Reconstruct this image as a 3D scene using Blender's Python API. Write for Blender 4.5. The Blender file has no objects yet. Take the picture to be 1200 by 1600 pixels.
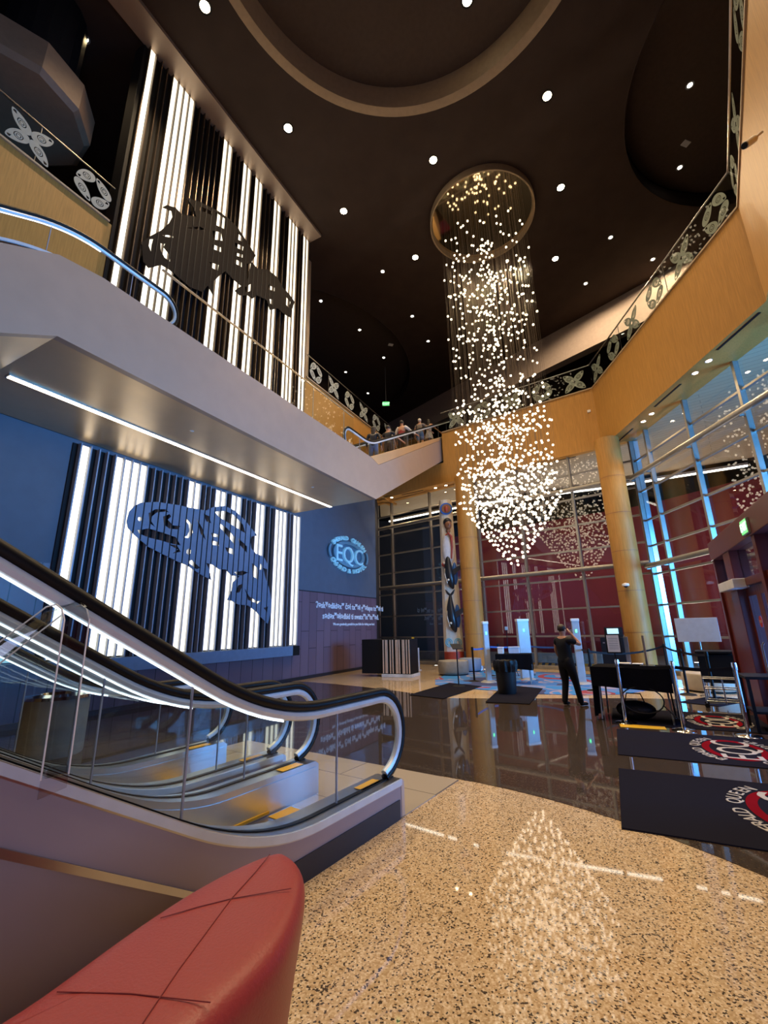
import bpy, bmesh, math, random
from mathutils import Vector, Matrix
random.seed(7)
C = bpy.context.scene.collection
PI = math.pi
R = math.radians
# ------------------------------------------------------------------ camera, world, light, exposure
H0 = 1.55
cam_d = bpy.data.cameras.new('camera')
cam_d.sensor_fit = 'VERTICAL'; cam_d.sensor_height = 36.0
cam_d.lens = 680.0 * 36.0 / 1600.0
cam_d.clip_start = 0.05; cam_d.clip_end = 300
cam = bpy.data.objects.new('camera', cam_d); C.objects.link(cam)
cam.matrix_world = Matrix.Translation((0, 0, H0)) @ Matrix.Rotation(PI/2 + R(15.1), 4, 'X') @ Matrix.Rotation(R(-1.2), 4, 'Z')
bpy.context.scene.camera = cam
vs = bpy.context.scene.view_settings
vs.view_transform = 'Standard'; vs.look = 'None'; vs.gamma = 1; vs.use_curve_mapping = False
vs.exposure = 0.0
w = bpy.data.worlds.new('dusk'); bpy.context.scene.world = w; w.use_nodes = True
w.node_tree.nodes['Background'].inputs[0].default_value = (0.10, 0.16, 0.32, 1)
w.node_tree.nodes['Background'].inputs[1].default_value = 0.10
cy = bpy.context.scene.cycles
cy.max_bounces = 8; cy.transparent_max_bounces = 24; cy.glossy_bounces = 4; cy.diffuse_bounces = 4
cy.use_denoising = True; cy.sample_clamp_indirect = 4; cy.caustics_reflective = False; cy.caustics_refractive = False
cy.use_light_tree = True

def area(name, loc, aim, sx, sy, power, col, spread=180):
    l = bpy.data.lights.new(name, 'AREA'); l.shape = 'RECTANGLE'; l.size = sx; l.size_y = sy
    l.energy = power; l.color = col; l.spread = R(spread)
    o = bpy.data.objects.new(name, l); C.objects.link(o); o.location = loc
    o.rotation_euler = (Vector(aim) - Vector(loc)).to_track_quat('-Z', 'Y').to_euler()
    return o
# blue evening daylight coming in at the entrance doors and through the tall glass wall on the right
area('daylight_glass', (15.4, 4.6, 3.0), (-3, 13, 0.6), 7.5, 4.2, 3900, (0.10, 0.46, 1.0), 115)
area('daylight_doors', (5.62, 5.75, 1.3), (-3.3, 10.3, 1.2), 3.2, 2.0, 110, (0.14, 0.40, 1.0))
area('rear_fill_light', (3.5, -6.5, 3.2), (-2.0, 6, 1.0), 6.0, 4.0, 330, (0.62, 0.62, 0.95))  # added fill light from behind the camera; no rear windows are built

# ------------------------------------------------------------------ materials
def _n(nt, t, **kw):
    n = nt.nodes.new(t)
    for k, v in kw.items():
        if k.startswith('i_'): n.inputs[k[2:].replace('_', ' ')].default_value = v
        else: setattr(n, k, v)
    return n
def mat(name, col, rough=0.5, metal=0.0, vary=0.06, scale=8.0, bump=0.0, coat=0.0, spec=0.5, emit=None, es=0.0, stretch=None):
    m = bpy.data.materials.new(name); m.use_nodes = True; nt = m.node_tree
    b = nt.nodes['Principled BSDF']
    b.inputs['Roughness'].default_value = rough; b.inputs['Metallic'].default_value = metal
    b.inputs['Coat Weight'].default_value = coat; b.inputs['Coat Roughness'].default_value = 0.04
    b.inputs['Specular IOR Level'].default_value = spec
    tc = _n(nt, 'ShaderNodeTexCoord'); mp = _n(nt, 'ShaderNodeMapping')
    if stretch: mp.inputs['Scale'].default_value = stretch
    nt.links.new(tc.outputs['Object'], mp.inputs[0])
    nz = _n(nt, 'ShaderNodeTexNoise'); nz.inputs['Scale'].default_value = scale; nz.inputs['Detail'].default_value = 4
    nt.links.new(mp.outputs[0], nz.inputs['Vector'])
    cr = _n(nt, 'ShaderNodeValToRGB'); e = cr.color_ramp.elements
    e[0].position = 0.3; e[1].position = 0.7
    e[0].color = tuple(c*(1-vary) for c in col[:3]) + (1,); e[1].color = tuple(min(1, c*(1+vary)) for c in col[:3]) + (1,)
    nt.links.new(nz.outputs[0], cr.inputs[0]); nt.links.new(cr.outputs[0], b.inputs['Base Color'])
    if bump:
        bp = _n(nt, 'ShaderNodeBump'); bp.inputs['Strength'].default_value = bump; bp.inputs['Distance'].default_value = 0.01
        nt.links.new(nz.outputs[0], bp.inputs['Height']); nt.links.new(bp.outputs[0], b.inputs['Normal'])
    if emit:
        b.inputs['Emission Color'].default_value = tuple(emit) + (1,); b.inputs['Emission Strength'].default_value = es
    return m
def emis(name, col, s, sampling=None):
    m = mat(name, (0.8, 0.8, 0.8), emit=col, es=s)
    if sampling: m.cycles.emission_sampling = sampling
    return m
def glass(name, tint, refl=0.10, rough=0.0, ior=1.5):
    m = bpy.data.materials.new(name); m.use_nodes = True; nt = m.node_tree
    for n in list(nt.nodes): nt.nodes.remove(n)
    out = _n(nt, 'ShaderNodeOutputMaterial'); mx = _n(nt, 'ShaderNodeMixShader')
    t = _n(nt, 'ShaderNodeBsdfTransparent'); t.inputs[0].default_value = tuple(tint) + (1,)
    g = _n(nt, 'ShaderNodeBsdfGlossy'); g.inputs['Roughness'].default_value = rough
    lw = _n(nt, 'ShaderNodeLayerWeight'); lw.inputs['Blend'].default_value = 0.5
    pw = _n(nt, 'ShaderNodeMath', operation='POWER'); pw.inputs[1].default_value = 5.0
    ma = _n(nt, 'ShaderNodeMath', operation='MULTIPLY_ADD'); ma.inputs[1].default_value = 0.85; ma.inputs[2].default_value = refl; ma.use_clamp = True
    ge = _n(nt, 'ShaderNodeNewGeometry'); iv = _n(nt, 'ShaderNodeMath', operation='SUBTRACT'); iv.inputs[0].default_value = 1.0
    mu = _n(nt, 'ShaderNodeMath', operation='MULTIPLY')
    nt.links.new(lw.outputs['Facing'], pw.inputs[0]); nt.links.new(pw.outputs[0], ma.inputs[0])
    nt.links.new(ge.outputs['Backfacing'], iv.inputs[1]); nt.links.new(iv.outputs[0], mu.inputs[0]); nt.links.new(ma.outputs[0], mu.inputs[1])
    nt.links.new(mu.outputs[0], mx.inputs[0])
    nt.links.new(t.outputs[0], mx.inputs[1]); nt.links.new(g.outputs[0], mx.inputs[2]); nt.links.new(mx.outputs[0], out.inputs[0])
    return m
def terrazzo(name, base, chips, scale, coat_r=0.03, coat=0.70):
    """polished terrazzo: ground colour with small irregular chips"""
    m = bpy.data.materials.new(name); m.use_nodes = True; nt = m.node_tree; b = nt.nodes['Principled BSDF']
    tc = _n(nt, 'ShaderNodeTexCoord'); vo = _n(nt, 'ShaderNodeTexVoronoi'); vo.inputs['Scale'].default_value = scale
    vo.inputs['Randomness'].default_value = 1
    nz = _n(nt, 'ShaderNodeTexNoise'); nz.inputs['Scale'].default_value = scale*1.6
    ad = _n(nt, 'ShaderNodeMixRGB', blend_type='ADD'); ad.inputs[0].default_value = 0.012*40/scale*1.5
    nt.links.new(tc.outputs['Object'], nz.inputs['Vector']); nt.links.new(tc.outputs['Object'], ad.inputs[1]); nt.links.new(nz.outputs['Color'], ad.inputs[2])
    nt.links.new(ad.outputs[0], vo.inputs['Vector'])
    sp = _n(nt, 'ShaderNodeSeparateColor'); nt.links.new(vo.outputs['Color'], sp.inputs[0])
    cr = _n(nt, 'ShaderNodeValToRGB'); cr.color_ramp.interpolation = 'CONSTANT'
    els = cr.color_ramp.elements; els[0].position = 0; els[0].color = base + (1,); els[1].position = chips[0][0]; els[1].color = chips[0][1] + (1,)
    for p, c in chips[1:]:
        e = els.new(p); e.color = c + (1,)
    nt.links.new(sp.outputs[0], cr.inputs[0]); nt.links.new(cr.outputs[0], b.inputs['Base Color'])
    b.inputs['Roughness'].default_value = 0.5; b.inputs['Specular IOR Level'].default_value = 0.05; b.inputs['Coat Weight'].default_value = coat; b.inputs['Coat Roughness'].default_value = coat_r
    b.inputs['Coat IOR'].default_value = 1.7
    return m
def brickmat(name, c1, c2, mortar, bw, bh, ms=0.006, rough=0.45, offset=0.5, rot=(0,0,0), coat=0.0, upright=False):
    m = bpy.data.materials.new(name); m.use_nodes = True; nt = m.node_tree; b = nt.nodes['Principled BSDF']
    tc = _n(nt, 'ShaderNodeTexCoord'); mp = _n(nt, 'ShaderNodeMapping'); mp.inputs['Rotation'].default_value = rot
    br = _n(nt, 'ShaderNodeTexBrick', offset=offset); br.inputs['Scale'].default_value = 1
    br.inputs['Color1'].default_value = c1 + (1,); br.inputs['Color2'].default_value = c2 + (1,); br.inputs['Mortar'].default_value = mortar + (1,)
    br.inputs['Brick Width'].default_value = bw; br.inputs['Row Height'].default_value = bh; br.inputs['Mortar Size'].default_value = ms
    if upright:     # rows run along y, bricks stand up along z
        sx = _n(nt, 'ShaderNodeSeparateXYZ'); cx_ = _n(nt, 'ShaderNodeCombineXYZ'); nt.links.new(tc.outputs['Object'], sx.inputs[0])
        nt.links.new(sx.outputs['Z'], cx_.inputs['X']); nt.links.new(sx.outputs['Y'], cx_.inputs['Y']); nt.links.new(cx_.outputs[0], mp.inputs[0])
    else: nt.links.new(tc.outputs['Object'], mp.inputs[0])
    nt.links.new(mp.outputs[0], br.inputs['Vector']); nt.links.new(br.outputs['Color'], b.inputs['Base Color'])
    b.inputs['Roughness'].default_value = rough; b.inputs['Coat Weight'].default_value = coat
    return m

M = {}
M['terrazzo'] = terrazzo('warm_terrazzo', (0.50, 0.37, 0.22), [(0.30, (0.60, 0.46, 0.30)), (0.55, (0.42, 0.29, 0.16)), (0.74, (0.68, 0.56, 0.40)), (0.86, (0.05, 0.035, 0.025))], 112)
M['terrazzo_dark'] = terrazzo('dark_terrazzo', (0.040, 0.028, 0.021), [(0.35, (0.045, 0.030, 0.021)), (0.7, (0.018, 0.013, 0.010)), (0.93, (0.09, 0.066, 0.045))], 110, 0.03, 0.9)
M['tile'] = brickmat('pale_floor_tile', (0.42, 0.36, 0.28), (0.38, 0.33, 0.26), (0.16, 0.13, 0.10), 1.2, 0.6, 0.006, 0.25, rot=(0, 0, R(0)), coat=0.5)
M['wall_navy'] = mat('slate_blue_wall', (0.095, 0.125, 0.175), 0.6, vary=0.05, scale=3)
M['panel'] = brickmat('mauve_wall_panel', (0.185, 0.125, 0.165), (0.150, 0.098, 0.130), (0.030, 0.020, 0.028), 1.55, 0.44, 0.010, 0.35, offset=0.37, upright=True)
M['wood'] = mat('honey_wood_panel', (0.50, 0.25, 0.060), 0.5, vary=0.13, scale=6, stretch=(6, 6, 0.35), spec=0.3)
M['bulkhead'] = mat('pale_grey_bulkhead', (0.44, 0.36, 0.33), 0.7)
M['ledge'] = mat('slate_blue_ledge', (0.15, 0.23, 0.36), 0.5)
M['recess'] = mat('lit_recess_ceiling', (0.085, 0.058, 0.044), 0.75, spec=0.2)  # the ceiling again, lighter: light inside the recess put into the colour
M['strip'] = mat('champagne_metal_strip', (0.85, 0.66, 0.52), 0.35, metal=0.5)
M['fascia'] = mat('brushed_metal_cladding', (0.46, 0.345, 0.265), 0.42, metal=0.35, vary=0.03, scale=3)
M['soffit'] = mat('champagne_metal_soffit', (0.76, 0.54, 0.30), 0.34, metal=0.55, vary=0.04, scale=2)
M['ceiling'] = mat('dark_ceiling', (0.058, 0.038, 0.030), 0.75, spec=0.2, vary=0.1, scale=1.5)
M['cove'] = mat('bronze_cove', (0.42, 0.30, 0.18), 0.5)
M['black'] = mat('matt_black', (0.008, 0.008, 0.010), 0.6, spec=0.2)
M['navy_wall'] = mat('night_blue_wall', (0.022, 0.026, 0.065), 0.8)
M['blackwall'] = mat('black_wall', (0.010, 0.009, 0.010), 0.8)
M['rubber'] = mat('black_rubber_handrail', (0.006, 0.006, 0.007), 0.42, spec=0.2)
M['steel'] = mat('brushed_steel', (0.55, 0.55, 0.56), 0.28, metal=1.0, vary=0.05, scale=4)
M['alu'] = mat('pale_aluminium', (0.62, 0.70, 0.78), 0.38, metal=0.25)
M['chrome'] = mat('polished_chrome', (0.75, 0.75, 0.77), 0.10, metal=1.0, vary=0.02)
M['mullion'] = mat('grey_metal_mullion', (0.30, 0.28, 0.25), 0.4, metal=0.5)
M['cladding'] = mat('mauve_grey_metal_cladding', (0.34, 0.285, 0.31), 0.42, metal=0.12, vary=0.03, scale=2.5)
M['plinth'] = mat('black_plinth', (0.014, 0.015, 0.022), 0.45)
M['glass'] = glass('clear_glass', (0.95, 0.97, 0.96), 0.05)
M['acrylic'] = glass('clear_acrylic', (0.82, 0.87, 0.89), 0.14, 0.02)
M['window'] = glass('tinted_window_glass', (0.80, 0.84, 0.90), 0.11, ior=1.6)
M['led'] = emis('led_strip', (0.82, 0.92, 1.0), 4)
M['tube'] = emis('warm_white_light_tube', (1.0, 0.89, 0.66), 1.7)
M['lin'] = emis('linear_ceiling_lamp', (1.0, 0.86, 0.62), 9)
M['bulb'] = emis('warm_glass_bulb', (1.0, 0.80, 0.52), 3.6, 'AUTO')
M['sign_ring'] = mat('mid_blue_sign_oval', (0.16, 0.36, 0.50), 0.4)
M['drum'] = mat('brown_drum_panel', (0.32, 0.19, 0.11), 0.6)
M['can'] = emis('downlight_lens', (1.0, 0.80, 0.50), 40)
M['can_small'] = emis('small_downlight_lens', (1.0, 0.90, 0.75), 12)
M['red_sofa'] = mat('brick_red_leather', (0.30, 0.036, 0.032), 0.42, vary=0.06, scale=120, bump=0.15)
M['seam'] = mat('dark_red_stitched_seam', (0.20, 0.022, 0.02), 0.6)
M['red_frame'] = mat('oxblood_red_frame', (0.12, 0.016, 0.010), 0.35)
M['red_wall'] = mat('maroon_outer_wall', (0.22, 0.013, 0.026), 0.7, vary=0.1, scale=0.7)
M['canopy'] = brickmat('pale_canopy_boards', (0.55, 0.43, 0.28), (0.50, 0.39, 0.25), (0.34, 0.26, 0.17), 40, 0.22, 0.012, 0.5, rot=(0, 0, R(39)))
M['mat_dark'] = mat('charcoal_mat_pile', (0.014, 0.014, 0.022), 1.0, spec=0.0, vary=0.3, scale=200)
M['ink_white'] = mat('cream_print', (0.42, 0.39, 0.35), 0.95, spec=0)
M['ink_red'] = mat('dark_red_print', (0.17, 0.006, 0.012), 0.95, spec=0)
M['sign_blue'] = mat('blue_glow_sign_face', (0.40, 0.72, 0.88), 0.3, emit=(0.2, 0.62, 1.0), es=0.25)  # weak emission stands in for the blue daylight falling on the sign
M['sign_text'] = mat('faint_glow_wall_lettering', (0.72, 0.80, 0.92), 0.5, emit=(0.5, 0.7, 1.0), es=0.06)  # faint bluish glow put into the letters, which are no light source
M['petal'] = mat('frosted_etching', (0.34, 0.36, 0.30), 0.6)
M['exit'] = emis('green_exit_face', (0.01, 0.75, 0.12), 1.5)
M['exit_text'] = emis('lit_exit_letters', (0.5, 1.0, 0.6), 1.6)
M['white'] = mat('white_plastic', (0.82, 0.80, 0.78), 0.4)
M['grey'] = mat('grey_plastic', (0.30, 0.31, 0.32), 0.45)
M['concrete'] = mat('grey_concrete', (0.26, 0.24, 0.21), 0.75, vary=0.15, scale=5, bump=0.2)
M['marble'] = mat('pale_marble', (0.62, 0.66, 0.70), 0.15, vary=0.25, scale=3, coat=0.4)
M['cloth_black'] = mat('black_tablecloth', (0.006, 0.006, 0.008), 0.95, spec=0.05, vary=0.2, scale=60)
M['plastic_bag'] = mat('black_bin_liner', (0.006, 0.006, 0.008), 0.45, spec=0.2, bump=0.6, scale=25)
M['yellow'] = mat('safety_yellow', (0.75, 0.44, 0.02), 0.5)
M['skin'] = mat('skin', (0.50, 0.26, 0.16), 0.5)
M['hair_dark'] = mat('dark_hair', (0.020, 0.013, 0.010), 0.55)
M['hair_pale'] = mat('pale_hair', (0.62, 0.56, 0.45), 0.6)
M['denim'] = mat('blue_denim', (0.07, 0.13, 0.26), 0.8)
M['red_vest'] = mat('dark_red_cloth', (0.27, 0.02, 0.03), 0.7)
M['shirt_white'] = mat('white_cloth', (0.72, 0.70, 0.68), 0.8)
M['plaid'] = mat('grey_plaid_cloth', (0.20, 0.17, 0.15), 0.8, vary=0.5, scale=40)
M['floral'] = mat('floral_cloth', (0.42, 0.36, 0.33), 0.8, vary=0.8, scale=30)
M['totem'] = mat('cream_painted_wood', (0.82, 0.75, 0.60), 0.45)
M['carve_black'] = mat('black_painted_carving', (0.016, 0.017, 0.020), 0.3)
M['carve_blue'] = mat('blue_painted_carving', (0.03, 0.15, 0.55), 0.4)
M['carve_teal'] = mat('pale_teal_paint', (0.18, 0.50, 0.62), 0.5)
M['carve_brown'] = mat('brown_painted_carving', (0.30, 0.12, 0.05), 0.5)
M['carve_red'] = mat('red_painted_carving', (0.42, 0.06, 0.03), 0.5)
M['blue_band'] = mat('blue_belt', (0.05, 0.16, 0.50), 0.7)
M['orca_low'] = mat('slate_blue_cutout_panel', (0.15, 0.21, 0.32), 0.5)
M['orca_up'] = mat('dark_bronze_cutout_panel', (0.014, 0.010, 0.008), 0.8, spec=0.1)
M['fin'] = mat('grey_metal_fin', (0.34, 0.37, 0.45), 0.4, metal=0.2)
M['fin_up'] = mat('bronze_metal_fin', (0.13, 0.09, 0.06), 0.35, metal=0.6)
M['mirror'] = mat('mirror_polished_bronze', (0.80, 0.66, 0.45), 0.05, metal=1.0, vary=0.01)
M['screen'] = emis('lit_screen', (0.35, 0.75, 0.95), 0.9)
M['board'] = mat('white_sign_board', (0.62, 0.68, 0.80), 0.5)
M['green_led'] = emis('green_indicator', (0.02, 1.0, 0.25), 3)
def carpet_mat():
    m = bpy.data.materials.new('swirled_carpet'); m.use_nodes = True; nt = m.node_tree; b = nt.nodes['Principled BSDF']
    tc = _n(nt, 'ShaderNodeTexCoord'); nz = _n(nt, 'ShaderNodeTexNoise'); nz.inputs['Scale'].default_value = 0.55; nz.inputs['Detail'].default_value = 1.5; nz.inputs['Distortion'].default_value = 1.4
    nt.links.new(tc.outputs['Object'], nz.inputs['Vector'])
    cr = _n(nt, 'ShaderNodeValToRGB'); cr.color_ramp.interpolation = 'CONSTANT'; els = cr.color_ramp.elements
    els[0].position = 0; els[0].color = (0.03, 0.04, 0.12, 1); els[1].position = 0.38; els[1].color = (0.03, 0.14, 0.42, 1)
    for p, c in ((0.47, (0.24, 0.22, 0.34, 1)), (0.51, (0.02, 0.17, 0.48, 1)), (0.60, (0.24, 0.03, 0.05, 1)), (0.66, (0.22, 0.20, 0.30, 1))):
        e = els.new(p); e.color = c
    nt.links.new(nz.outputs[0], cr.inputs[0]); nt.links.new(cr.outputs[0], b.inputs['Base Color']); b.inputs['Roughness'].default_value = 0.9
    return m
M['carpet'] = carpet_mat()

# ------------------------------------------------------------------ mesh helpers
def eval_mesh(ob):
    dg = bpy.context.evaluated_depsgraph_get(); dg.update()
    me = bpy.data.meshes.new_from_object(ob.evaluated_get(dg))
    return me
class MB:
    def __init__(s): s.b = bmesh.new()
    def _xf(s, vs, m):
        if m is not None: bmesh.ops.transform(s.b, matrix=m, verts=vs)
    def box(s, x0, x1, y0, y1, z0, z1, bev=0, m=None):
        r = bmesh.ops.create_cube(s.b, size=1); v = r['verts']
        bmesh.ops.transform(s.b, matrix=Matrix.Translation(((x0+x1)/2, (y0+y1)/2, (z0+z1)/2)) @ Matrix.Diagonal((abs(x1-x0), abs(y1-y0), abs(z1-z0), 1)), verts=v)
        if bev:
            es = list({e for q in v for e in q.link_edges})
            r2 = bmesh.ops.bevel(s.b, geom=es, offset=bev, segments=2, affect='EDGES', profile=0.6)
            v = list({q for f in r2['faces'] for q in f.verts} | {q for q in v if q.is_valid})
        s._xf(v, m); return s
    def tube(s, pts, r, seg=8, closed=False, caps=True):
        pts = [Vector(p) for p in pts]; n = len(pts); rings = []
        rr = r if isinstance(r, (list, tuple)) else [r]*n
        up = Vector((0, 0, 1)); prev = None
        for i, p in enumerate(pts):
            a = pts[i-1] if (i > 0 or closed) else p; c = pts[(i+1) % n] if (i < n-1 or closed) else p
            t = (c-a).normalized() if (c-a).length > 1e-9 else Vector((0, 0, 1))
            if prev is None:
                u = t.cross(up)
                if u.length < 1e-3: u = t.cross(Vector((1, 0, 0)))
            else: u = prev - t*prev.dot(t)
            u.normalize(); prev = u; v = t.cross(u)
            rings.append([s.b.verts.new(p + (u*math.cos(2*PI*k/seg) + v*math.sin(2*PI*k/seg))*rr[i]) for k in range(seg)])
        m = n if closed else n-1
        for i in range(m):
            A, B = rings[i], rings[(i+1) % n]
            for k in range(seg): s.b.faces.new((A[k], A[(k+1) % seg], B[(k+1) % seg], B[k]))
        if caps and not closed:
            s.b.faces.new(rings[0][::-1]); s.b.faces.new(rings[-1])
        return s
    def cyl(s, x, y, z0, z1, r, seg=24, r1=None):
        return s.tube([(x, y, z0), (x, y, z1)], [r, r if r1 is None else r1], seg)
    def lathe(s, prof, x=0, y=0, seg=32):
        rings = [[s.b.verts.new((x + r*math.cos(2*PI*k/seg), y + r*math.sin(2*PI*k/seg), z)) for k in range(seg)] for r, z in prof]
        for A, B in zip(rings, rings[1:]):
            for k in range(seg): s.b.faces.new((A[k], A[(k+1) % seg], B[(k+1) % seg], B[k]))
        return s
    def ball(s, x, y, z, r, sub=1, sc=(1, 1, 1), m=None):
        q = bmesh.ops.create_icosphere(s.b, subdivisions=sub, radius=r)
        bmesh.ops.transform(s.b, matrix=Matrix.Translation((x, y, z)) @ Matrix.Diagonal((sc[0], sc[1], sc[2], 1)), verts=q['verts'])
        s._xf(q['verts'], m); return s
    def prism(s, poly, f0, f1):
        """poly: 2-D points; f0, f1 map (a,b) to the two faces"""
        A = [s.b.verts.new(f0(*p)) for p in poly]; B = [s.b.verts.new(f1(*p)) for p in poly]; n = len(poly)
        s.b.faces.new(A[::-1]); s.b.faces.new(B)
        for k in range(n): s.b.faces.new((A[k], A[(k+1) % n], B[(k+1) % n], B[k]))
        return s
    def slab(s, poly, z0, z1):
        return s.prism(poly, lambda a, b: (a, b, z0), lambda a, b: (a, b, z1))
    def side(s, poly, x0, x1):   # polygon given in (y, z), thickness along x
        return s.prism(poly, lambda a, b: (x0, a, b), lambda a, b: (x1, a, b))
    def mesh(s, me, m):
        n0 = len(s.b.verts); s.b.from_mesh(me); s.b.verts.ensure_lookup_table()
        bmesh.ops.transform(s.b, matrix=m, verts=s.b.verts[n0:]); return s
    def loops(s, loops, depth, m):
        """filled outline with holes, extruded"""
        cu = bpy.data.curves.new('tmp', 'CURVE'); cu.dimensions = '2D'; cu.fill_mode = 'BOTH'; cu.extrude = depth/2
        for lp in loops:
            sp = cu.splines.new('POLY'); sp.points.add(len(lp)-1)
            for p, q in zip(sp.points, lp): p.co = (q[0], q[1], 0, 1)
            sp.use_cyclic_u = True
        o = bpy.data.objects.new('tmp', cu); C.objects.link(o); me = eval_mesh(o)
        bpy.data.objects.remove(o); bpy.data.curves.remove(cu)
        s.mesh(me, m); bpy.data.meshes.remove(me); return s
    def text(s, body, size, depth, m, align='CENTER', bold=0.0, sx=1.0):
        cu = bpy.data.curves.new('tmp', 'FONT'); cu.body = body; cu.size = size; cu.extrude = depth/2; cu.align_x = align; cu.offset = bold; cu.resolution_u = 3
        o = bpy.data.objects.new('tmp', cu); C.objects.link(o); me = eval_mesh(o)
        bpy.data.objects.remove(o); bpy.data.curves.remove(cu)
        s.mesh(me, m @ Matrix.Diagonal((sx, 1, 1, 1))); bpy.data.meshes.remove(me); return s
    def build(s, name, material, parent=None, smooth=False, loc=None, rotz=None):
        bmesh.ops.recalc_face_normals(s.b, faces=s.b.faces)
        me = bpy.data.meshes.new(name); s.b.to_mesh(me); s.b.free()
        for mm in (material if isinstance(material, list) else [material]): me.materials.append(mm)
        if smooth:
            for p in me.polygons: p.use_smooth = True
            me.set_sharp_from_angle(angle=R(42))
        o = bpy.data.objects.new(name, me); C.objects.link(o)
        if parent: o.parent = parent
        if loc: o.location = loc
        if rotz is not None: o.rotation_euler = (0, 0, rotz)
        return o
def thing(name, label, cat, loc=(0, 0, 0), rotz=0, group=None, kind=None):
    o = bpy.data.objects.new(name, None); C.objects.link(o); o.location = loc; o.rotation_euler = (0, 0, rotz); o.empty_display_size = 0.2
    tag(o, label, cat, group, kind); return o
def tag(o, label, cat, group=None, kind=None):
    if label: o['label'] = label
    if cat: o['category'] = cat
    if group: o['group'] = group
    if kind: o['kind'] = kind
    return o
def struct(o): o['kind'] = 'structure'; return o
def copy_tree(o, parent=None):
    c = o.copy(); C.objects.link(c); c.parent = parent
    for ch in list(o.children): copy_tree(ch, c)
    return c
def frame(ox, oy, az):   # local x = to the right of the azimuth, y = along it
    a = R(az); return lambda x, y, z=0: (ox + x*math.cos(a) + y*math.sin(a), oy - x*math.sin(a) + y*math.cos(a), z)
WO = (-3.1, 14.9); WAZ = 27.5       # mural wall: x = out of the wall, y along it
AO = (-0.24, 13.24)                 # front lower corner of the walkway
EO = (0.10, 4.25); EAZ = 34.5       # foot of the nearest escalator
fW = frame(*WO, WAZ); fA = frame(*AO, WAZ); fE = frame(*EO, EAZ)
rotW = R(-WAZ); rotE = R(-EAZ)
# ------------------------------------------------------------------ floors
struct(MB().box(-22, 26, -10, 40, -0.3, 0).build('floor', M['terrazzo']))
def arc(cx, cy, r, a0, a1, n):
    return [(cx + r*math.cos(R(a0 + (a1-a0)*i/n)), cy + r*math.sin(R(a0 + (a1-a0)*i/n))) for i in range(n+1)]
near = arc(-1.66, 1.57, 4.35, 100, -30, 28)
far = [(7.5, 9.6), (5.2, 10.2), (4.0, 10.35), (2.6, 10.5), (1.35, 10.75), (0.75, 11.5), (0.07, 12.3), (-0.7, 13.1), (-1.64, 13.95), (-2.5, 14.6), (-3.4, 14.9), (-9, 9.5), (-9, 6)]
struct(MB().slab(near + [(4.5, -3), (9, 0)] + far, 0.0, 0.004).build('floor_dark_band', M['terrazzo_dark']))
struct(MB().box(-3.4, 0.0, -2.4, 1.10, 0.0, 0.009).build('floor_landing', M['tile'], loc=(EO[0], EO[1], 0), rotz=rotE))
# ------------------------------------------------------------------ left wall
wl = thing('wall_left', None, None, (WO[0], WO[1], 0), rotW, kind='structure')
MB().box(-0.5, 0.0, -18, 5.78, 2.92, 7.9).build('painted_wall', M['wall_navy'], wl)
MB().box(-0.5, 0.0, 0.15, 5.78, 0.0, 2.92).build('lower_panelling', M['panel'], wl)
MB().box(-0.5, 0.0, -18, 0.15, 0.0, 2.92).build('lower_panelling', M['panel'], wl)
MB().box(0.0, 0.012, 0.16, 5.78, 2.90, 2.93).build('panel_top_trim', M['plinth'], wl)
MB().box(-0.5, -0.05, 5.3, 5.78, 0.0, 7.9).build('wall_end', M['wall_navy'], wl)
struct(MB().box(0.0, 0.05, -18, 5.78, 0.0, 0.10, 0.005).build('baseboard_left', M['plinth'], loc=(WO[0], WO[1], 0), rotz=rotW))
# return from the wall end to the glass
b = MB(); p0 = fW(0, 5.78); b.slab([(p0[0], p0[1]), (-0.30, 22.75), (-1.2, 22.75), (p0[0]-0.9, p0[1])], 0, 8.0)
struct(b.build('wall_end_return', M['blackwall']))
# upper wood parapets on the left, either side of the tall mural
wu = thing('wall_left_upper', None, None, (WO[0], WO[1], 0), rotW, kind='structure')
MB().box(-0.4, 0.0, -18, -7.34, 6.9, 11.2).build('wood_panelling', M['wood'], wu)
MB().box(-0.4, 0.0, 0.25, 8.2, 7.9, 11.2).build('wood_panelling', M['wood'], wu)
MB().box(-9, -0.4, -18, 9, 10.9, 11.2).build('upper_floor_slab', M['blackwall'], wu)
MB().box(-0.9, -0.45, 0.2, 1.0, 11.2, 17.6).build('bronze_pier', M['cove'], wu)
struct(MB().box(-9.6, -9.2, -18, 30, 0, 17.6).build('wall_left_far', M['navy_wall'], loc=(WO[0], WO[1], 0), rotz=rotW))
struct(MB().box(-22, 30, 36, 36.4, 0, 18).build('wall_far', M['blackwall']))
struct(MB().box(-22, 30, -9, -8.6, 0, 18).build('wall_back', M['blackwall']))
struct(MB().box(26, 26.4, -9, 36, 8.4, 18).build('wall_right', M['blackwall']))
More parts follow.
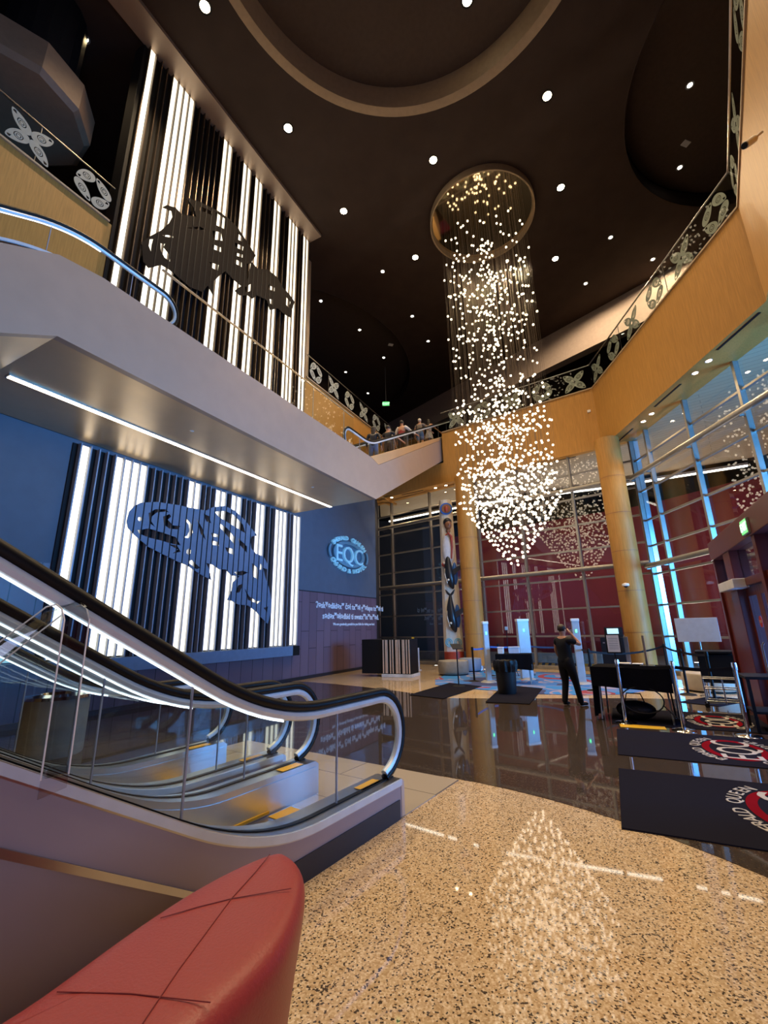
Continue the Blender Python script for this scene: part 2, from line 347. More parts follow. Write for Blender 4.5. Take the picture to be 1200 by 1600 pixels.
# ------------------------------------------------------------------ ceiling with round cove and shallow coffers
CZ = 17.75
rc = (0.64, 5.42, 4.9)
def hole_slab(outer, holes, z0, z1):
    b = MB(); b.loops([outer] + holes, z1-z0, Matrix.Translation((0, 0, (z0+z1)/2))); return b
c1 = arc(rc[0], rc[1], rc[2], 0, 360, 72)[:-1]
c2 = arc(13.2, 8.4, 5.4, 0, 360, 64)[:-1]
c3 = arc(-6.5, 25.5, 8.4, 0, 360, 64)[:-1]
struct(hole_slab([(-22, -9), (26, -9), (26, 36.4), (-22, 36.4)], [c1, c2, c3], CZ, CZ+0.35).build('ceiling', M['ceiling']))
struct(MB().box(-22, 26, -9, 36.4, CZ+0.72, CZ+0.9).build('ceiling_recess', M['recess']))
tr = thing('trim_1', None, None, (rc[0], rc[1], 0), 0, kind='structure')
MB().lathe([(4.60, CZ+0.72), (4.66, CZ+0.30), (4.72, CZ+0.02), (4.90, CZ-0.03), (4.96, CZ-0.03), (4.97, CZ+0.1), (4.97, CZ+0.35)], seg=96).build('cove_ring', M['cove'], tr, True)
MB().lathe([(5.3, CZ+0.35), (5.3, CZ+0.72)], seg=64).build('coffer_edge', M['ceiling'], tr, True)
for nm, (cx, cy_, rr) in (('trim_2', (13.2, 8.4, 5.4)), ('trim_3', (-6.5, 25.5, 8.4))):
    struct(MB().lathe([(rr, CZ-0.02), (rr+0.03, CZ-0.02), (rr+0.03, CZ+0.72), (rr, CZ+0.72)], cx, cy_, 72).build(nm, M['ceiling'], None, True))
# bulkhead in front of the tall mural, and its return going left
struct(MB().box(0.0, 0.70, -18, 0.15, 17.62, 18.0).build('ceiling_bulkhead_left', M['fascia'], loc=(WO[0], WO[1], 0), rotz=rotW))
# grey slanting bulkhead under the ceiling beyond the chandelier
b = MB(); pts = [(17.0, 13.0), (13.2, 17.6), (9.5, 21.9), (4.4, 27.8), (0.5, 32.3)]
for (x0, y0), (x1, y1) in zip(pts, pts[1:]): b.slab([(x0, y0), (x1, y1), (x1+0.4, y1+0.35), (x0+0.4, y0+0.35)], 15.75, CZ)
struct(b.build('ceiling_bulkhead_far', M['bulkhead']))
# ------------------------------------------------------------------ walkway across the left side
wk = thing('floor_walkway', None, None, (AO[0], AO[1], 0), rotW, kind='structure')
MB().side([(-14.6, 2.40), (-9.13, 5.55), (0.0, 5.55), (8.34, 10.08), (8.6, 10.5), (8.6, 11.26), (0.22, 6.78), (-0.3, 6.88), (-8.7, 6.88), (-9.3, 6.78), (-9.95, 6.40), (-14.6, 3.75)], -0.12, 0.0).build('outer_cladding', M['fascia'], wk)
MB().box(-3.27, -0.12, -9.13, 0.0, 5.555, 6.5).build('deck', M['soffit'], wk)
MB().side([(-14.6, 2.40), (-9.13, 5.55), (-9.13, 6.5), (-14.6, 3.3)], -3.27, -0.12).build('inclined_underside', M['soffit'], wk)
MB().side([(0.0, 5.56), (8.34, 10.09), (8.34, 10.7), (0.0, 6.5)], -3.1, -0.12).build('inclined_truss', M['fascia'], wk)
MB().side([(0.22, 6.79), (8.6, 11.27), (8.6, 11.33), (-0.3, 6.89)], -0.30, 0.0).build('inclined_ledge', M['soffit'], wk)
# ------------------------------------------------------------------ right mezzanine: wood parapet, soffit, canopy beyond the glass
fas = [(4.2, 2.45), (5.56, 4.30), (6.69, 5.82), (8.02, 7.62), (8.22, 15.18), (5.0, 17.4), (1.6, 19.7), (-0.4, 20.9)]
b = MB()
n = 0.35
def offs(p, q, d):
    v = Vector((q[0]-p[0], q[1]-p[1])); v.normalize(); return Vector((v.y, -v.x))*d
inner = []
for i, p in enumerate(fas):
    q = fas[min(i+1, len(fas)-1)]; r_ = fas[max(i-1, 0)]
    o1 = offs(r_, q, n); inner.append((p[0]+o1.x, p[1]+o1.y))
m1 = (2.80, 18.89); m2 = (3.0, 19.18)
b.slab(fas[:6] + [m1, m2] + inner[:6][::-1], 8.0, 10.45)
b.slab([m1] + fas[6:] + inner[6:][::-1] + [m2], 8.0, 8.95)
struct(b.build('wall_mezzanine_parapet', M['wood']))
edge = [(-0.2, 25.2), (4.37, 21.95), (10.3, 19.5), (15.31, 16.4), (16.5, -2)]
b = MB(); b.slab(inner + edge + [(9, -2)], 8.0, 8.5); struct(b.build('ceiling_mezzanine', M['canopy']))
b = MB(); b.slab(inner[:6] + [m2, (4.6, 21.3), (-0.4, 24.6), (-0.4, 36), (26, 36), (26, -8), (6, -8)], 10.0, 10.3); struct(b.build('floor_upper_level', M['blackwall']))
# narrow wood soffit strip between parapet and glass
gl_out = [(9.05, 3.0), (9.05, 14.72), (5.2, 17.9), (1.4, 21.05), (-0.36, 22.5)]
b = MB(); b.slab([(8.02, 7.62), (8.22, 15.18), (5.0, 17.4), (1.6, 19.7), (-0.4, 20.9)] + gl_out[::-1][:4] + [(9.05, 3.0), (4.5, 2.4), (5.56, 4.3), (6.69, 5.82)], 7.965, 8.0)
struct(b.build('ceiling_soffit_strip', M['wood']))
# ------------------------------------------------------------------ outside: ground, maroon wall, sky-dark building
b = MB(); b.slab([(-0.3, 22.9), (9.5, 14.9), (9.5, -4), (26, -4), (26, 36), (-0.3, 36)], 0.0, 0.02); struct(b.build('ground_outside', M['concrete']))
b = MB(); rw = [(4.6, 30.1), (14.0, 22.4), (16.3, 18.0), (16.3, 2.0)]
for (x0, y0), (x1, y1) in zip(rw, rw[1:]): b.slab([(x0, y0), (x1, y1), (x1+0.3, y1+0.2), (x0+0.3, y0+0.2)], 0, 7.7)
struct(b.build('wall_outside_maroon', M['red_wall']))
struct(MB().box(-1, 4.6, 30.1, 30.5, 0, 9).build('wall_outside_dark', M['blackwall']))
b = MB()
for (x0, y0), (x1, y1) in (((1.5, 23.9), (8.6, 18.4)), ((11.0, 12.6), (11.0, 4.0))):
    v = Vector((x1-x0, y1-y0)).normalized(); nx, ny = -v.y*0.5, v.x*0.5
    b.slab([(x0, y0), (x1, y1), (x1+nx, y1+ny), (x0+nx, y0+ny)], 0.02, 0.42)
cb = b.build('planter_curb', M['concrete']); struct(cb)

# ------------------------------------------------------------------ glass walls
def window(idx, o, az, length, posts, rows, zt, pipes, zscale, pipe_r=0.085):
    """x = into the building, y along the wall"""
    w_ = thing('window_%d' % idx, None, None, (o[0], o[1], 0), R(-az), kind='structure')
    MB().box(-0.012, 0.0, 0, length, 0.05, zt).build('pane', M['window'], w_)
    for y in posts: MB().box(-0.03, 0.12, y-0.04, y+0.04, 0, zt, 0.006).build('mullion', M['mullion'], w_)
    if idx == 2: MB().box(-0.20, -0.03, 0.0, 0.10, 0, zt, 0.006).build('added_corner_post', M['steel'], w_)  # post added outside the pane to catch blue daylight beside the column
    for z in rows: MB().box(-0.05, 0.05, 0, length, z-0.03, z+0.03, 0.005).build('transom', M['mullion'], w_)
    for z in pipes:
        MB().tube([(0.26, 0.05, z), (0.26, length-0.05, z)], pipe_r, 14).build('wind_rail', M['mullion'], w_, True)
        b = MB()
        for y in posts: b.box(0.04, 0.26, y-0.02, y+0.02, z-0.1, z-0.04)
        b.build('rail_bracket', M['mullion'], w_)
    MB().box(-0.2, 0.12, 0, length, 0, 0.12, 0.01).build('sill', M['concrete'], w_)
    return w_
zs = lambda z, k: 1.55 + (z-1.55)*k
g = Vector((9.05 - -0.36, 14.72-22.5)); GAZ = math.degrees(math.atan2(g.x, g.y)); GL = g.length
posts = [0.05] + [(Vector((x*1.07+0.36, y*1.07-22.5))).length for x, y in ((0.38, 20.4), (2.1, 19.0), (3.9, 17.5), (5.33, 16.35), (6.86, 15.1))] + [GL-0.05]
window(1, (-0.36, 22.5), GAZ, GL, posts, [zs(z, 1.07) for z in (1.2, 2.12, 3.1, 4.1, 5.0, 5.95, 6.88)], 7.97, [zs(3.4, 1.07), zs(6.25, 1.07)], 1.07)
posts = [14.72-y*1.04 for y in (13.2, 11.27, 9.4, 7.5, 5.6, 3.7)]
window(2, (9.05, 14.72), 180, 11.72, [0.05] + posts, [zs(z, 1.04) for z in (1.17, 2.12, 3.1, 4.0, 4.85, 5.85, 6.95)], 7.97, [zs(3.35, 1.04), zs(6.35, 1.04)], 1.04)
for j, (x, y, rr, lab) in enumerate(((8.05, 14.5, 0.40, 'wood clad round column at the corner of the two glass walls'), (3.55, 18.2, 0.40, 'wood clad round column behind the carved pole and pendant lights'))):
    t = thing('column', lab, 'column', (x, y, 0))
    MB().lathe([(rr, 0), (rr, 7.965)], seg=40).build('wood_casing', M['wood'], t, True)
    b = MB()
    for z in (1.3, 2.6, 3.9, 5.2, 6.5): b.lathe([(rr+0.004, z-0.008), (rr+0.004, z+0.008)], seg=40)
    b.build('panel_joint', M['carve_brown'], t)
    MB().lathe([(rr+0.02, 0), (rr+0.02, 0.12), (rr, 0.12)], seg=40).build('base_ring', M['steel'], t, True)

# ------------------------------------------------------------------ murals
LIT = [(-7.13, 1), (-6.40, 4), (-4.48, 2), (-3.60, 2), (-3.02, 2), (-2.02, 2), (-1.15, 3), (-0.24, 2)]
def mural(label, z0, z1, y0, y1, finmat, orca, orca_h, omat, o_off, blk, pitch=0.192):
    t = thing('light_mural', label, 'wall art', (WO[0], WO[1], 0), rotW)
    MB().box(0.0, 0.03, y0, y1, z0, z1).build('backing', M['black'], t)
    lit = []
    for s, k in LIT:
        for q in range(k): lit.append(s + q*pitch)
    for y in lit: MB().box(0.03, 0.115, y-0.066, y+0.066, z0+0.03, z1-0.03, 0.008).build('light_tube', M['tube'], t)
    y = y0 + 0.1
    fins = set()
    for s in lit: fins.add(round(s-0.096, 2)); fins.add(round(s+0.096, 2))
    fs = sorted(fins); gaps = []
    allf = list(fs)
    prev = y0
    for f in fs + [y1]:
        if f-prev > 0.25:
            k = max(1, round((f-prev)/pitch))
            allf += [prev + (f-prev)*i/k for i in range(1, k)]
        prev = f
    for f in sorted(allf): MB().box(0.03, 0.15, f-0.013, f+0.013, z0, z1).build('fin', finmat, t)
    m = Matrix(((0, 0, 1, o_off), (1, 0, 0, 0), (0, 1, 0, 0), (0, 0, 0, 1)))
    MB().loops([orca] + orca_h, 0.014, m).build('orca_cutout', omat, t)
    for f in sorted(allf):      # dark slots of the fins seen over the cut-out
        if orca[0] and min(p[0] for p in orca) < f < max(p[0] for p in orca):
            zz = crossings(orca, f)
            for a, c in zz: MB().box(o_off+0.002, o_off+0.016, f-0.012, f+0.012, a, c).build('cutout_slot', M['black'], t)
    return t
def crossings(poly, x):
    zs_ = []
    for (x0, z0), (x1, z1) in zip(poly, poly[1:] + poly[:1]):
        if (x0-x)*(x1-x) < 0: zs_.append(z0 + (z1-z0)*(x-x0)/(x1-x0))
    zs_.sort(); return [(zs_[i], zs_[i+1]) for i in range(0, len(zs_)-1, 2)]
LOW= [(-6.09, 4.0), (-6.06, 4.23), (-5.96, 4.39), (-5.82, 4.5), (-5.43, 4.62), (-4.78, 4.69), (-4.54, 4.69), (-4.3, 4.71), (-3.99, 4.74), (-3.79, 4.88), (-3.35, 5.02), (-2.99, 4.96), (-2.6, 4.78), (-2.32, 4.59), (-2.04, 4.4), (-2.27, 4.33), (-2.32, 4.19), (-2.24, 3.96), (-2.06, 3.84), (-1.72, 3.79), (-1.52, 3.57), (-1.55, 3.42), (-1.72, 3.45), (-1.6, 3.16), (-1.4, 2.84), (-1.28, 2.45), (-1.3, 2.12), (-1.39, 1.78), (-1.65, 1.94), (-1.93, 2.15), (-2.26, 2.3), (-2.63, 2.31), (-2.87, 2.4), (-3.04, 2.42), (-2.9, 2.69), (-2.88, 2.91), (-2.64, 3.11), (-2.94, 3.09), (-3.18, 3.24), (-3.4, 3.22), (-3.63, 3.32), (-3.84, 3.34), (-3.74, 3.18), (-3.63, 2.91), (-3.96, 3.01), (-4.42, 3.21), (-4.7, 3.27), (-5.07, 3.38), (-5.5, 3.51), (-5.71, 3.63), (-5.87, 3.73), (-6.04, 3.86)]
LOWH= [[(-3.72, 4.77), (-3.34, 4.88), (-3.01, 4.83), (-2.65, 4.62), (-2.53, 4.38), (-2.79, 4.45), (-3.19, 4.56), (-3.54, 4.65)], [(-4.55, 4.38), (-4.39, 4.27), (-4.33, 4.07), (-4.45, 3.9), (-4.64, 3.89), (-4.5, 3.95), (-4.45, 4.09), (-4.49, 4.25), (-4.62, 4.35)], [(-4.42, 3.64), (-4.34, 3.61), (-4.34, 3.52), (-4.4, 3.47), (-4.47, 3.51), (-4.47, 3.59)], [(-5.6, 4.3), (-5.45, 4.43), (-5.2, 4.49), (-5.07, 4.44), (-5.2, 4.43), (-5.4, 4.36), (-5.51, 4.24), (-5.51, 4.12), (-5.4, 4.01), (-5.55, 4.07)], [(-5.22, 4.3), (-5.06, 4.4), (-5.01, 4.35), (-5.09, 4.25), (-4.94, 4.14), (-4.72, 4.16), (-4.8, 4.06), (-5.02, 4.04), (-5.18, 4.11)], [(-5.81, 3.85), (-5.55, 3.94), (-5.13, 3.9), (-4.82, 3.86), (-4.66, 3.68), (-4.89, 3.68), (-5.19, 3.71), (-5.52, 3.73), (-5.77, 3.78)], [(-5.84, 4.15), (-5.76, 4.17), (-5.74, 4.1), (-5.79, 4.06), (-5.84, 4.09)], [(-5.02, 3.66), (-4.76, 3.66), (-4.64, 3.52), (-4.86, 3.45), (-4.72, 3.57), (-4.84, 3.6)], [(-3.77, 4.17), (-3.5, 4.16), (-3.49, 4.09), (-3.73, 4.07)], [(-3.75, 3.96), (-3.48, 3.96), (-3.46, 3.85), (-3.71, 3.85)], [(-3.25, 3.85), (-2.96, 3.85), (-2.93, 3.68), (-3.17, 3.73)], [(-3.54, 4.5), (-3.24, 4.4), (-2.92, 4.19), (-2.9, 3.96), (-3.15, 4.15), (-3.46, 4.35)], [(-4.08, 4.64), (-3.87, 4.6), (-3.8, 4.43), (-3.96, 4.45)], [(-4.27, 4.47), (-4.06, 4.23), (-3.92, 3.94), (-4.1, 4.08)], [(-4.42, 3.30), (-4.29, 3.36), (-4.03, 3.19), (-4.12, 3.14)], [(-2.85, 3.2), (-2.53, 3.27), (-2.34, 3.24), (-2.52, 3.14), (-2.75, 3.12)], [(-2.2, 3.54), (-1.96, 3.42), (-1.9, 3.06), (-2.14, 3.16)], [(-2.68, 2.84), (-2.5, 2.9), (-2.6, 2.66), (-2.77, 2.61)], [(-2.42, 2.77), (-2.22, 2.55), (-1.88, 2.43), (-1.69, 2.48), (-1.88, 2.36), (-2.27, 2.46)], [(-1.84, 3.58), (-1.76, 3.5), (-1.78, 3.38), (-1.86, 3.38)], [(-2.81, 4.2), (-2.44, 4.0), (-2.42, 3.81), (-2.72, 4.0)], [(-1.6, 2.25), (-1.43, 2.3), (-1.45, 2.11)]]
UP= [(-6.69, 11.2), (-6.5, 11.58), (-6.24, 12.02), (-6.05, 12.46), (-5.98, 12.75), (-6.03, 12.9), (-6.3, 12.75), (-6.18, 12.96), (-5.93, 13.12), (-5.72, 13.1), (-5.27, 13.47), (-5.4, 13.69), (-5.69, 13.78), (-5.16, 14.13), (-4.52, 14.45), (-4.14, 14.55), (-3.73, 14.56), (-3.28, 14.38), (-2.88, 14.19), (-3.04, 13.78), (-2.77, 13.75), (-2.24, 14.13), (-1.73, 14.2), (-1.45, 13.99), (-1.09, 13.99), (-0.75, 13.88), (-0.87, 13.5), (-0.94, 13.02), (-1.39, 12.91), (-1.65, 12.92), (-2.05, 12.56), (-2.23, 12.83), (-2.69, 12.68), (-2.89, 12.39), (-3.11, 12.36), (-3.44, 12.1), (-3.65, 12.12), (-3.4, 12.5), (-3.81, 12.48), (-4.08, 12.51), (-4.29, 12.15), (-4.45, 11.84), (-4.43, 11.34), (-4.65, 11.51), (-4.79, 11.17), (-5.21, 11.0), (-5.87, 11.05), (-6.11, 11.0), (-6.42, 10.63), (-6.58, 10.69)]
UPH= [[(-6.51, 11.47), (-6.41, 11.57), (-6.43, 11.34), (-6.42, 11.14), (-6.51, 11.27)], [(-6.21, 11.62), (-6.08, 11.72), (-6.11, 11.58), (-5.91, 11.5), (-5.88, 11.3), (-6.05, 11.29), (-6.18, 11.41)], [(-6.2, 11.9), (-6.05, 12.05), (-5.89, 12.17), (-5.88, 12.11), (-6.1, 11.94)], [(-4.68, 13.53), (-4.36, 13.78), (-4.27, 13.52), (-4.62, 13.25)], [(-4.63, 13.06), (-4.31, 13.23), (-4.29, 13.06), (-4.62, 12.89)], [(-4.64, 14.3), (-4.27, 14.42), (-4.25, 14.01), (-4.59, 13.84)], [(-4.68, 12.35), (-4.33, 12.54), (-4.35, 12.3), (-4.55, 12.23)], [(-3.75, 14.37), (-3.5, 14.38), (-3.48, 14.22), (-3.72, 14.1)], [(-3.81, 13.89), (-3.43, 14.07), (-3.45, 13.88), (-3.76, 13.74)], [(-3.77, 13.53), (-3.44, 13.73), (-3.43, 13.61), (-3.76, 13.41)], [(-3.75, 13.29), (-3.45, 13.4), (-3.43, 13.22), (-3.74, 13.11)], [(-3.24, 13.54), (-3.06, 13.7), (-3.11, 13.2), (-3.19, 12.87)], [(-5.2, 13.96), (-4.75, 14.19), (-4.74, 14.07), (-5.19, 13.8)], [(-2.2, 13.51), (-1.87, 13.66), (-1.86, 13.5), (-2.18, 13.34)], [(-2.1, 12.99), (-1.92, 13.1), (-1.94, 12.85), (-2.05, 12.83)], [(-1.3, 13.75), (-0.98, 13.71), (-1.05, 13.36), (-1.28, 13.41)], [(-5.52, 12.81), (-5.13, 13.25), (-4.9, 13.35), (-5.11, 13.14)], [(-3.26, 12.55), (-2.99, 12.92), (-2.97, 12.67), (-3.18, 12.4)]]
mural('wall mural of vertical light tubes with a slate blue orca cutout under the walkway', 1.10, 5.46, -7.34, 0.06, M['fin'], LOW, LOWH, M['orca_low'], 0.17, True)
mural('tall upper mural of vertical light tubes with a dark orca cutout above the walkway', 6.90, 17.60, -7.34, 0.20, M['fin_up'], UP, UPH, M['orca_up'], 0.17, True)
struct(MB().box(-0.4, 0.0, -7.34, 0.25, 6.9, 17.7).build('wall_mural_pier', M['blackwall'], loc=(WO[0], WO[1], 0), rotz=rotW))
t = thing('mural_ledge', 'slate blue ledge running under the lower orca mural', 'ledge', (WO[0], WO[1], 0), rotW)
MB().box(0.0, 0.22, -9.5, -0.22, 0.80, 1.095, 0.01).build('shelf', M['ledge'], t)
MB().box(0.0, 0.23, -0.22, 0.10, 0.80, 1.097, 0.005).build('end_cap', M['black'], t)
# linear lamp in the walkway soffit
t = thing('linear_lamp', 'long warm linear lamp recessed in the walkway soffit', 'lamp', (AO[0], AO[1], 0), rotW)
MB().box(-1.78, -1.64, -9.0, 0.10-0.12, 5.535, 5.56).build('housing', M['steel'], t)
MB().box(-1.76, -1.66, -8.98, -0.04, 5.528, 5.54).build('diffuser', M['lin'], t)
b = MB(); 
for (x, y) in ((-0.9, -6.2), (-1.0, -2.0)):
    o = MB().lathe([(0.0, 5.545), (0.03, 5.545), (0.045, 5.555)], seg=16).build('ceiling_sprinkler', M['white'], loc=fA(x, y)); tag(o, 'small white sprinkler cap in the walkway soffit, ' + ('nearer the camera' if y < -4 else 'nearer the round logo sign'), 'sprinkler')
# ------------------------------------------------------------------ logo sign and wall lettering
def arc_text(b, txt, size, depth, base, cx, cz, rx, rz, a0, a1, inside=False, bold=0.01, sx=1.0):
    n = len(txt)
    for i, ch in enumerate(txt):
        if ch == ' ': continue
        a = R(a0 + (a1-a0)*(i+0.5)/n); x = cx + rx*math.cos(a); z = cz + rz*math.sin(a)
        ta = math.atan2(rz*math.cos(a), -rx*math.sin(a)) + (PI if not inside else 0)
        b.text(ch, size, depth, base @ Matrix.Translation((x, z, 0)) @ Matrix.Rotation(ta, 4, 'Z'), bold=bold, sx=sx)
    return b
def ell(cx, cz, rx, rz, n=48, a0=0, a1=360): return [(cx + rx*math.cos(R(a0+(a1-a0)*i/n)), cz + rz*math.sin(R(a0+(a1-a0)*i/n))) for i in range(n if a1-a0 == 360 else n+1)]
def band(cx, cz, rx, rz, tx, tz, a0, a1, n=20):
    return ell(cx, cz, rx, rz, n, a0, a1) + ell(cx, cz, rx-tx, rz-tz, n, a0, a1)[::-1]
def logo(parent, base, sc, m_txt, m_ring, depth, m_ring_part='emblem_ring', asp=1.0):
    """oval badge reading EQC, unit half-width about 1"""
    S = base @ Matrix.Diagonal((sc, sc*asp, 1, 1))
    b = MB(); b.loops([ell(0, 0, 0.78, 0.50), ell(0, 0, 0.64, 0.38)], depth, S)
    if m_ring_part == 'emblem_ring': b.loops([band(0, 0, 1.0, 0.66, 0.07, 0.07, 158, 202)], depth, S).loops([band(0, 0, 1.0, 0.66, 0.07, 0.07, -22, 22)], depth, S)
    b.build(m_ring_part, m_ring, parent)
    b = MB()
    b.text('EQC', 0.90, depth*1.6, S @ Matrix.Translation((0, -0.33, 0)), bold=0.0, sx=0.78)
    b.build('monogram', m_txt, parent)
    for wd, a0, a1, ins, rx, rz in (('EMERALD', 154, 96, False, 0.84, 0.54), ('QUEEN', 84, 26, False, 0.84, 0.54), ('CASINO', 206, 258, True, 1.0, 0.72), ('&', 262, 276, True, 1.0, 0.72), ('HOTEL', 280, 334, True, 1.0, 0.72)):
        b = MB(); arc_text(b, wd, 0.23, depth*1.3, S, 0, 0, rx, rz, a0, a1, ins, bold=0.002); b.build('lettering', m_txt, parent)
wallm = lambda off, y, z: Matrix(((0, 0, 1, off), (1, 0, 0, y), (0, 1, 0, z), (0, 0, 0, 1)))
t = thing('logo_sign', 'pale blue oval EQC sign on the blue wall', 'sign', (WO[0], WO[1], 0), rotW)
o = MB().loops([ell(0, 0, 1.15, 0.52)], 0.03, wallm(0.02, 3.38, 4.57)).build('back_plate', mat('slate_blue_sign_back', (0.10, 0.22, 0.34), 0.5), t)
logo(t, wallm(0.07, 3.40, 4.57), 1.52, M['sign_blue'], M['sign_ring'], 0.06, asp=0.70)
t = thing('wall_lettering', 'three lines of pale lettering on the mauve wall panels', 'lettering', (WO[0], WO[1], 0), rotW)
for txt, z, sz in (('\u0294\u0259sk\u0313\u02b7\u0259diid\u0259x\u02b7 \u010d\u0259\u026b tx\u02b7\u0259l g\u02b7\u0259lapu tx\u02b7\u0259l ti', 2.36, 0.30), ('s\u0259d\u0259x\u02b7\u0259\u026b\u0259dbid ti swatx\u02b7ix\u02b7tx\u02b7\u0259d.', 1.98, 0.30)):
    MB().text(txt, sz, 0.02, wallm(0.012, 3.80, z), bold=0.006).build('headline', M['sign_text'], t)
MB().text('We are genuinely grateful to you folks for visiting our land.', 0.135, 0.015, wallm(0.012, 3.95, 1.74), bold=0.003).build('subtitle', M['sign_text'], t)
# ------------------------------------------------------------------ escalators
def prof(y, base, knee, slope, half=0.5):
    if y > knee+half: return base
    if y < knee-half: return base + slope*(knee-y)
    return base + slope*(knee+half-y)**2/(4*half)
def escalator(label, org, az, y_end, W=1.27, slope=0.577, knee=-1.5, group=None, near_side=True, z=0.0, truss=True, led=True, deckmat=None, knee_r=-1.4, base_plinth=True):
    t = thing('escalator', label, 'escalator', (org[0], org[1], z), R(-az), group)
    dz = lambda y: prof(y, 0.30, knee, slope); rz = lambda y: prof(y, 1.00, knee_r, slope)
    sz_ = lambda y: prof(y, 0.0, knee-0.05, slope)
    ys = [0.0 - 0.1*i for i in range(int(-y_end/0.1)+1)]
    dm = deckmat or M['steel']
    for (xa, xb, xo, xi) in ((-0.26, 0.0, 0.0, -0.26), (-W, -W+0.26, -W, -W+0.26)):
        sgn = 1 if xo == 0.0 else -1
        MB().side([(y, dz(y)) for y in ys] + [(y, dz(y)-0.06) for y in ys[::-1]], xa, xb).build('deck', dm, t)
        xm = xo - sgn*0.10
        MB().side([(y, dz(y)-0.004) for y in ys] + [(y, dz(y)-0.05) for y in ys[::-1]], xo-sgn*0.002, xo+sgn*0.010).build('blue_lit_edge', M['alu'], t)  # added pale strip; its tint stands in for blue light on the bevel
        MB().side([(y, dz(y)+0.008) for y in ys] + [(y, dz(y)-0.01) for y in ys[::-1]], xm-0.02, xm+0.02).build('glass_channel', M['rubber'], t)
        MB().side([(y, dz(y)-0.05) for y in ys] + [(y, min(dz(y)-0.06, sz_(y)-0.02)) for y in ys[::-1]], xi-0.012, xi+0.012).build('inner_skirt', M['steel'], t)
        if truss:
            lo = lambda y: max(0.0, slope*(-y-1.53)) if slope > 0 else slope*(-y-1.53)-0.3
            MB().side([(y, dz(y)-0.06) for y in ys] + [(y, lo(y)) for y in ys[::-1]], xo-sgn*0.03, xo-sgn*0.004).build('side_cladding', M['cladding'], t)
            y2 = [y for y in ys if y <= -1.5]
            if slope > 0:
                MB().side([(y, lo(y)) for y in y2] + [(y, lo(y)+0.035) for y in y2[::-1]], xo-sgn*0.04, xo+sgn*0.012).build('lower_trim', M['steel'], t)
                MB().side([(y2[0], 0.0), (y2[-1], lo(y2[-1])), (y2[-1], 0.0)], xo-sgn*0.22, xo-sgn*0.18).build('recessed_wall', M['cladding'], t)
                MB().side([(-0.03, 0.0), (-0.03, 0.145), (-1.5, 0.145), (-1.62, 0.0)], xo-sgn*0.01, xo+sgn*0.006).build('plinth', M['plinth'], t)
        MB().side([(0.0, 0.30), (0.045, 0.27), (0.05, 0.0), (0.0, 0.0)], xa, xb).build('end_cap', M['steel'], t)
        # balustrade glass
        cuts = [-0.74]; 
        while cuts[-1]-1.26 > y_end: cuts.append(cuts[-1]-1.26)
        segs = list(zip([0.1]+cuts, cuts+[ys[-1]]))
        for i, (a, c) in enumerate(segs):
            yy = [a-(a-c)*k/10 for k in range(11)]
            if i == 0:
                yy = [y for y in yy if y < -0.17]
                top = [(-0.17+0.335*math.cos(R(an)), 0.65+0.335*math.sin(R(an))) for an in range(-80, 91, 10)]
                poly = [(-0.12, 0.30)] + top + [(y, rz(y)-0.015) for y in yy] + [(c, dz(c))]
            else: poly = [(y, rz(y)-0.015) for y in yy] + [(y, dz(y)) for y in yy[::-1]]
            MB().side(poly, xm-0.005, xm+0.005).build('balustrade_glass', M['glass'], t)
            if i: MB().box(xm-0.007, xm+0.007, a-0.005, a+0.005, dz(a), rz(a)-0.03).build('glass_joint', M['fin'], t)
        path = [(xm, y, rz(y)) for y in ys[::-1] if y < -0.2] + [(xm, -0.17+0.35*math.cos(R(an)), 0.65+0.35*math.sin(R(an))) for an in range(90, -76, -11)] + [(xm, -0.10, 0.30)]
        MB().tube([(x, y, z_+0.012) for x, y, z_ in path], 0.036, 10).build('handrail', M['rubber'], t, True)
        inner = [(x, y*1.0, z_-0.050) if y < -0.2 else (x, -0.17+(y+0.17)*0.86, 0.65+(z_-0.65)*0.86) for x, y, z_ in path]
        MB().tube(inner, 0.032, 8).build('handrail_track', M['alu'], t, True)
        if led:
            y3 = [y for y in ys if y <= -1.3][::-1]
            b = MB(); b.side([(y, rz(y)-0.092) for y in y3] + [(y, rz(y)-0.084) for y in y3[::-1]], xm-0.007, xm+0.007); b.build('led_strip', M['led'], t)
    # steps, comb, yellow markings
    n = int((-y_end-1.2)/0.4)
    b = MB()
    y = -0.9; prev = None
    for k in range(n):
        y0 = -0.9-0.4*k; zt = sz_(y0-0.2)+0.012
        b.box(-W+0.28, -0.28, y0-0.4, y0, zt-0.22, zt)
    b.build('steps', M['grey'], t)
    MB().box(-W+0.28, -0.28, -0.9, -0.34, 0.004, 0.014).build('comb_plate', M['steel'], t)
    MB().box(-W+0.30, -0.30, -0.62, -0.36, 0.012, 0.018).build('yellow_mat', M['yellow'], t)
    b = MB()
    for xi in (-0.268-0.02, -W+0.268): b.side([(y, sz_(y)+0.03) for y in ys if y < -0.6] + [(y, sz_(y)+0.05) for y in ys[::-1] if y < -0.6], xi, xi+0.02)
    b.build('brush_guard', M['yellow'], t)
    b = MB()
    for xo_ in (-0.14, -W+0.20): b.box(xo_-0.05, xo_+0.05, -0.42, -0.16, 0.305, 0.308)
    b.build('warning_sticker', M['yellow'], t)
    return t
escalator('nearer lobby escalator, its black handrail beside the red sofa', EO, EAZ, -8.5, group=None)
o2 = fE(-1.50, 0.02)
escalator('farther lobby escalator, between the nearer one and the orca mural', (o2[0], o2[1]), EAZ, -8.5)
